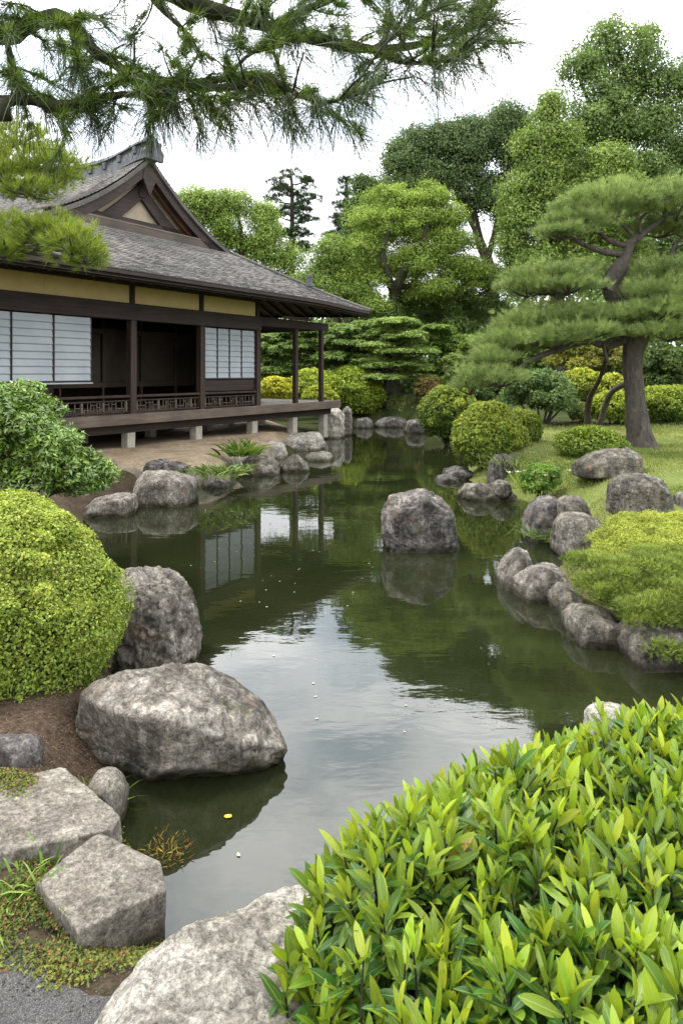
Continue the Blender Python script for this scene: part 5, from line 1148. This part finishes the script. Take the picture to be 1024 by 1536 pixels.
p = gp(40, 1310, .2); tuft('grass_clump', 'broad green grass clump at the left edge between the two slabs', p[0], p[1], 46, .15, .010, .45, .5, (.08, .16, .02), (.20, .30, .04), .07)
p = gp(90, 1295, .2); tuft('grass_clump', 'leafy grass spilling over the corner of the wedge slab', p[0], p[1], 30, .12, .008, .6, .6, (.09, .16, .02), (.20, .28, .04), .05)
p = gp(15, 1325, .2); tuft('grass_clump', 'pale grass cut off by the left edge of the photo', p[0], p[1], 40, .13, .008, .5, .5, (.11, .17, .03), (.25, .32, .07), .06)
p = gp(248, 1262, .04); tuft('weed_tuft', 'reddish green weed tuft growing in the water corner', p[0], p[1], 220, .055, .006, .7, .3, (.15, .05, .015), (.24, .22, .03), .045, z=.0)
p = gp(365, 683, .42); tuft('small_shrub', 'small green plant on the platform edge above the pointed rock', p[0], p[1], 120, .38, .05, .5, .3, (.06, .11, .02), (.16, .23, .035), .14, z=.44)
p = gp(330, 705, .4); tuft('small_shrub', 'low moss green plants between the squarish rock and the pointed rock', p[0], p[1], 160, .22, .035, .6, .4, (.06, .10, .02), (.15, .20, .04), .28, z=.36)
def flowers(root):
    for q in range(9):
        m = MB(); a = rng.normal(size=2) * .22; zc = rng.uniform(.30, .42)
        for w in range(5):
            an = w * 1.257; t = np.array([math.cos(an), math.sin(an), .4]); s = np.array([-math.sin(an), math.cos(an), 0]) * .018
            c = np.array([a[0], a[1], zc]); m.add([c, c + t * .03 + s, c + t * .055, c + t * .03 - s], [(0, 1, 2, 3)])
        m.build('flower', M['petal'], root)
e = pe(812, 722, 32, 26, 10.2, .8); b = np.array([e[0], e[1], .15]); root = empty('flowering_perennial', b); tag(root, 'leafy clump with a few white flowers on the grass beside the upright slab', 'plant'); mb = MB()
crown_leaves(mb, subclumps([e], 6, .07, .13), 2600, .055, .016, (.07, .14, .022), (.24, .36, .06), jn=.9, up=.3, tips=.2); o = mb.build('foliage', M['leaf'], root); o.location = -b
mb = MB()
for q in range(16): mb.tube([b + [rng.normal() * .08, rng.normal() * .08, -.1], (b + e[:3]) / 2 + rng.normal(size=3) * .05, e[:3] + rdir(1)[0] * np.array(e[3:]) * .8], [.008, .006, .003], 5, 0, q, sub=2)
o = mb.build('stems', M['bark_mossy'], root); o.location = -b
flowers(root)
p = gp(797, 738, .2); tuft('iris', 'taller sword-leaved plant in the flowering clump', p[0] - .05, p[1], 26, .52, .024, .20, .15, (.14, .22, .03), (.28, .35, .05), .06, z=.2)
p = gp(800, 690, .5); tuft('grass_clump', 'soft grass at the foot of the larger azalea', p[0], p[1], 500, .18, .008, .5, .4, (.10, .15, .03), (.22, .26, .06), .40)
p = gp(815, 800, .12); tuft('grass_clump', 'green weeds growing out of the inlet stones', p[0], p[1], 200, .16, .009, .6, .5, (.06, .11, .015), (.15, .21, .035), .14, z=.1)
p = gp(855, 700, .5); tuft('grass_clump', 'tuft of grass around the left end of the long brown rock', p[0], p[1], 200, .11, .007, .6, .5, (.10, .15, .03), (.20, .24, .05), .22)
p = gp(955, 772, .5); tuft('grass_clump', 'tuft of grass at the foot of the reddish boulder', p[0], p[1], 260, .10, .006, .6, .5, (.10, .15, .03), (.22, .26, .06), .22)
p = gp(905, 1000, .1); tuft('hanging_grass', 'mossy grass at the waterline below the juniper', p[0] + .12, p[1] + .12, 160, .12, .008, .7, .8, (.05, .09, .015), (.12, .16, .03), .15)
# lawn: short blades over the grass bank
n = 200000
yy = 5.6 + 12.5 * rng.random(n) ** 1.4; xx = rng.uniform(1.9, 9.5, n); keep = (xx < .55 * yy + .6) & (sdist(np.c_[xx, yy], POND) > .2); xx, yy = xx[keep], yy[keep]
dn = fbm(np.c_[xx * 1.1, yy * 1.1, xx * 0], 3, 12); kp = rng.random(len(xx)) < np.clip(.75 + .7 * dn, .15, 1) * (1 - sm(15, 18, yy)); xx, yy, dn = xx[kp], yy[kp], dn[kp]; n = len(xx)
P = np.c_[xx, yy, HT(xx, yy) - .003]; D = unit(np.c_[rng.normal(size=(n, 2)) * .55, np.ones(n)]); Lg = .036 * (1 + .5 * dn) * rng.uniform(.6, 1.4, n); S = unit(np.cross(D, rdir(n))) * (.0028 + .0004 * yy[:, None])
mb = MB(); mb.add(np.stack([P - S, P + S, P + D * Lg[:, None]], 1).reshape(-1, 3), np.arange(3 * n).reshape(-1, 3), lcol(n, (.13, .18, .03), (.37, .37, .12), np.clip(.5 - .6 * dn + .22 * rng.normal(size=n), 0, 1)))
tag(mb.build('lawn_grass', M['leaf']), 'short yellow-green grass of the lawn on the right bank', 'grass', kind='stuff')
# moss and tiny weeds near the path, dry litter under the dome
n = 42000; xx = rng.uniform(-1.9, -.6, n); yy = rng.uniform(2.0, 3.0, n); s = sdist(np.c_[xx, yy], POND)
dn = fbm(np.c_[xx * 4, yy * 4, xx * 0], 3, 14); kp = (s > .04) & (dn > -.75) & (yy > 2.05 + .10 * fbm(np.c_[xx * 6, yy * 6, xx * 0 + 3], 3, 19) + .12 * rng.random(n) ** 2); xx, yy, dn = xx[kp], yy[kp], dn[kp]; n = len(xx)
P = np.c_[xx, yy, HT(xx, yy) + .004]; mb = MB(); t = np.clip(rng.random(n) + .5 * dn, 0, 1); c = lcol(n, (.06, .085, .015), (.21, .23, .035), t); rd = rng.random(n) < .12; c[rd] = lcol(rd.sum(), (.20, .07, .03), (.25, .13, .04))
leaf_quads(mb, P + np.c_[np.zeros((n, 2)), rng.uniform(0, .025, n)], rdir(n) * .8 + [0, 0, 1.], .016, .008, c)
tag(mb.build('moss', M['leaf']), 'patchy moss and tiny weeds between the slabs and the gravel', 'moss', kind='stuff')
n = 14000; xx = rng.uniform(-2.4, -.85, n); yy = rng.uniform(2.5, 4.6, n); s = sdist(np.c_[xx, yy], POND); kp = s > .03; xx, yy = xx[kp], yy[kp]; n = len(xx)
mb = MB(); leaf_quads(mb, np.c_[xx, yy, HT(xx, yy) + .006], rdir(n) * .35 + [0, 0, 1.], rng.uniform(.008, .03, n), .0035, lcol(n, (.05, .032, .02), (.22, .15, .09)))
tag(mb.build('leaf_litter', M['leaf']), 'dry brown needle litter on the soil under the yellow dome', 'litter', kind='stuff')
n = 900; xx = rng.uniform(-1.5, -.6, n); yy = 2.14 + .12 * rng.normal(size=n); kp = sdist(np.c_[xx, yy], POND) > .1; xx, yy = xx[kp], yy[kp]; mb = MB(); Dv, Fc = ico(1)
for x, y in zip(xx, yy): mb.add(Dv * np.array([1, .8, .6]) * rng.uniform(.002, .005) + [x, y, ht(x, y) + .013], Fc)
tag(mb.build('pebbles', M['rock_brown'], smooth=True), 'loose grit scattered along the ragged edge of the gravel path', 'grit', kind='stuff')
# fallen leaves and petals floating on the pond
def floater(nm, mat, lab, x, y, s, group=None):
    m = MB(); a = rng.random() * 6.28; k = 7; an = np.linspace(0, 6.283, k, endpoint=False); rr = s * rng.uniform(.6, 1.1, k)
    V = np.c_[np.cos(an) * rr, np.sin(an) * rr * .6, .003 + .006 * rng.random(k) * (s > .018)]; V = np.r_[V, [[0, 0, .003]]]
    m.add(V, [(q, (q + 1) % k, k) for q in range(k)]); o = m.build(nm, M[mat]); o.location = (x, y, .001); o.rotation_euler[2] = a; return tag(o, lab, 'leaf', group)
p = gp(342, 1226); floater('fallen_leaf', 'petal_yellow', 'curled yellow leaf floating on the water below the large boulder', p[0], p[1], .022)
p = gp(358, 1283); floater('fallen_leaf', 'petal', 'pale cream leaf floating on the water near the pond corner', p[0], p[1], .014)
for q in range(46):
    px, py = rng.uniform(260, 560), rng.uniform(770, 930)
    if q > 34: px, py = rng.uniform(400, 680), rng.uniform(930, 1100)
    p = gp(px, py)
    if sdist([p[:2]], POND)[0] > -.4: continue
    floater('floating_petal', 'petal', 'tiny pale petal floating on the dark pond', p[0], p[1], rng.uniform(.005, .013), 'petals floating on the pond')
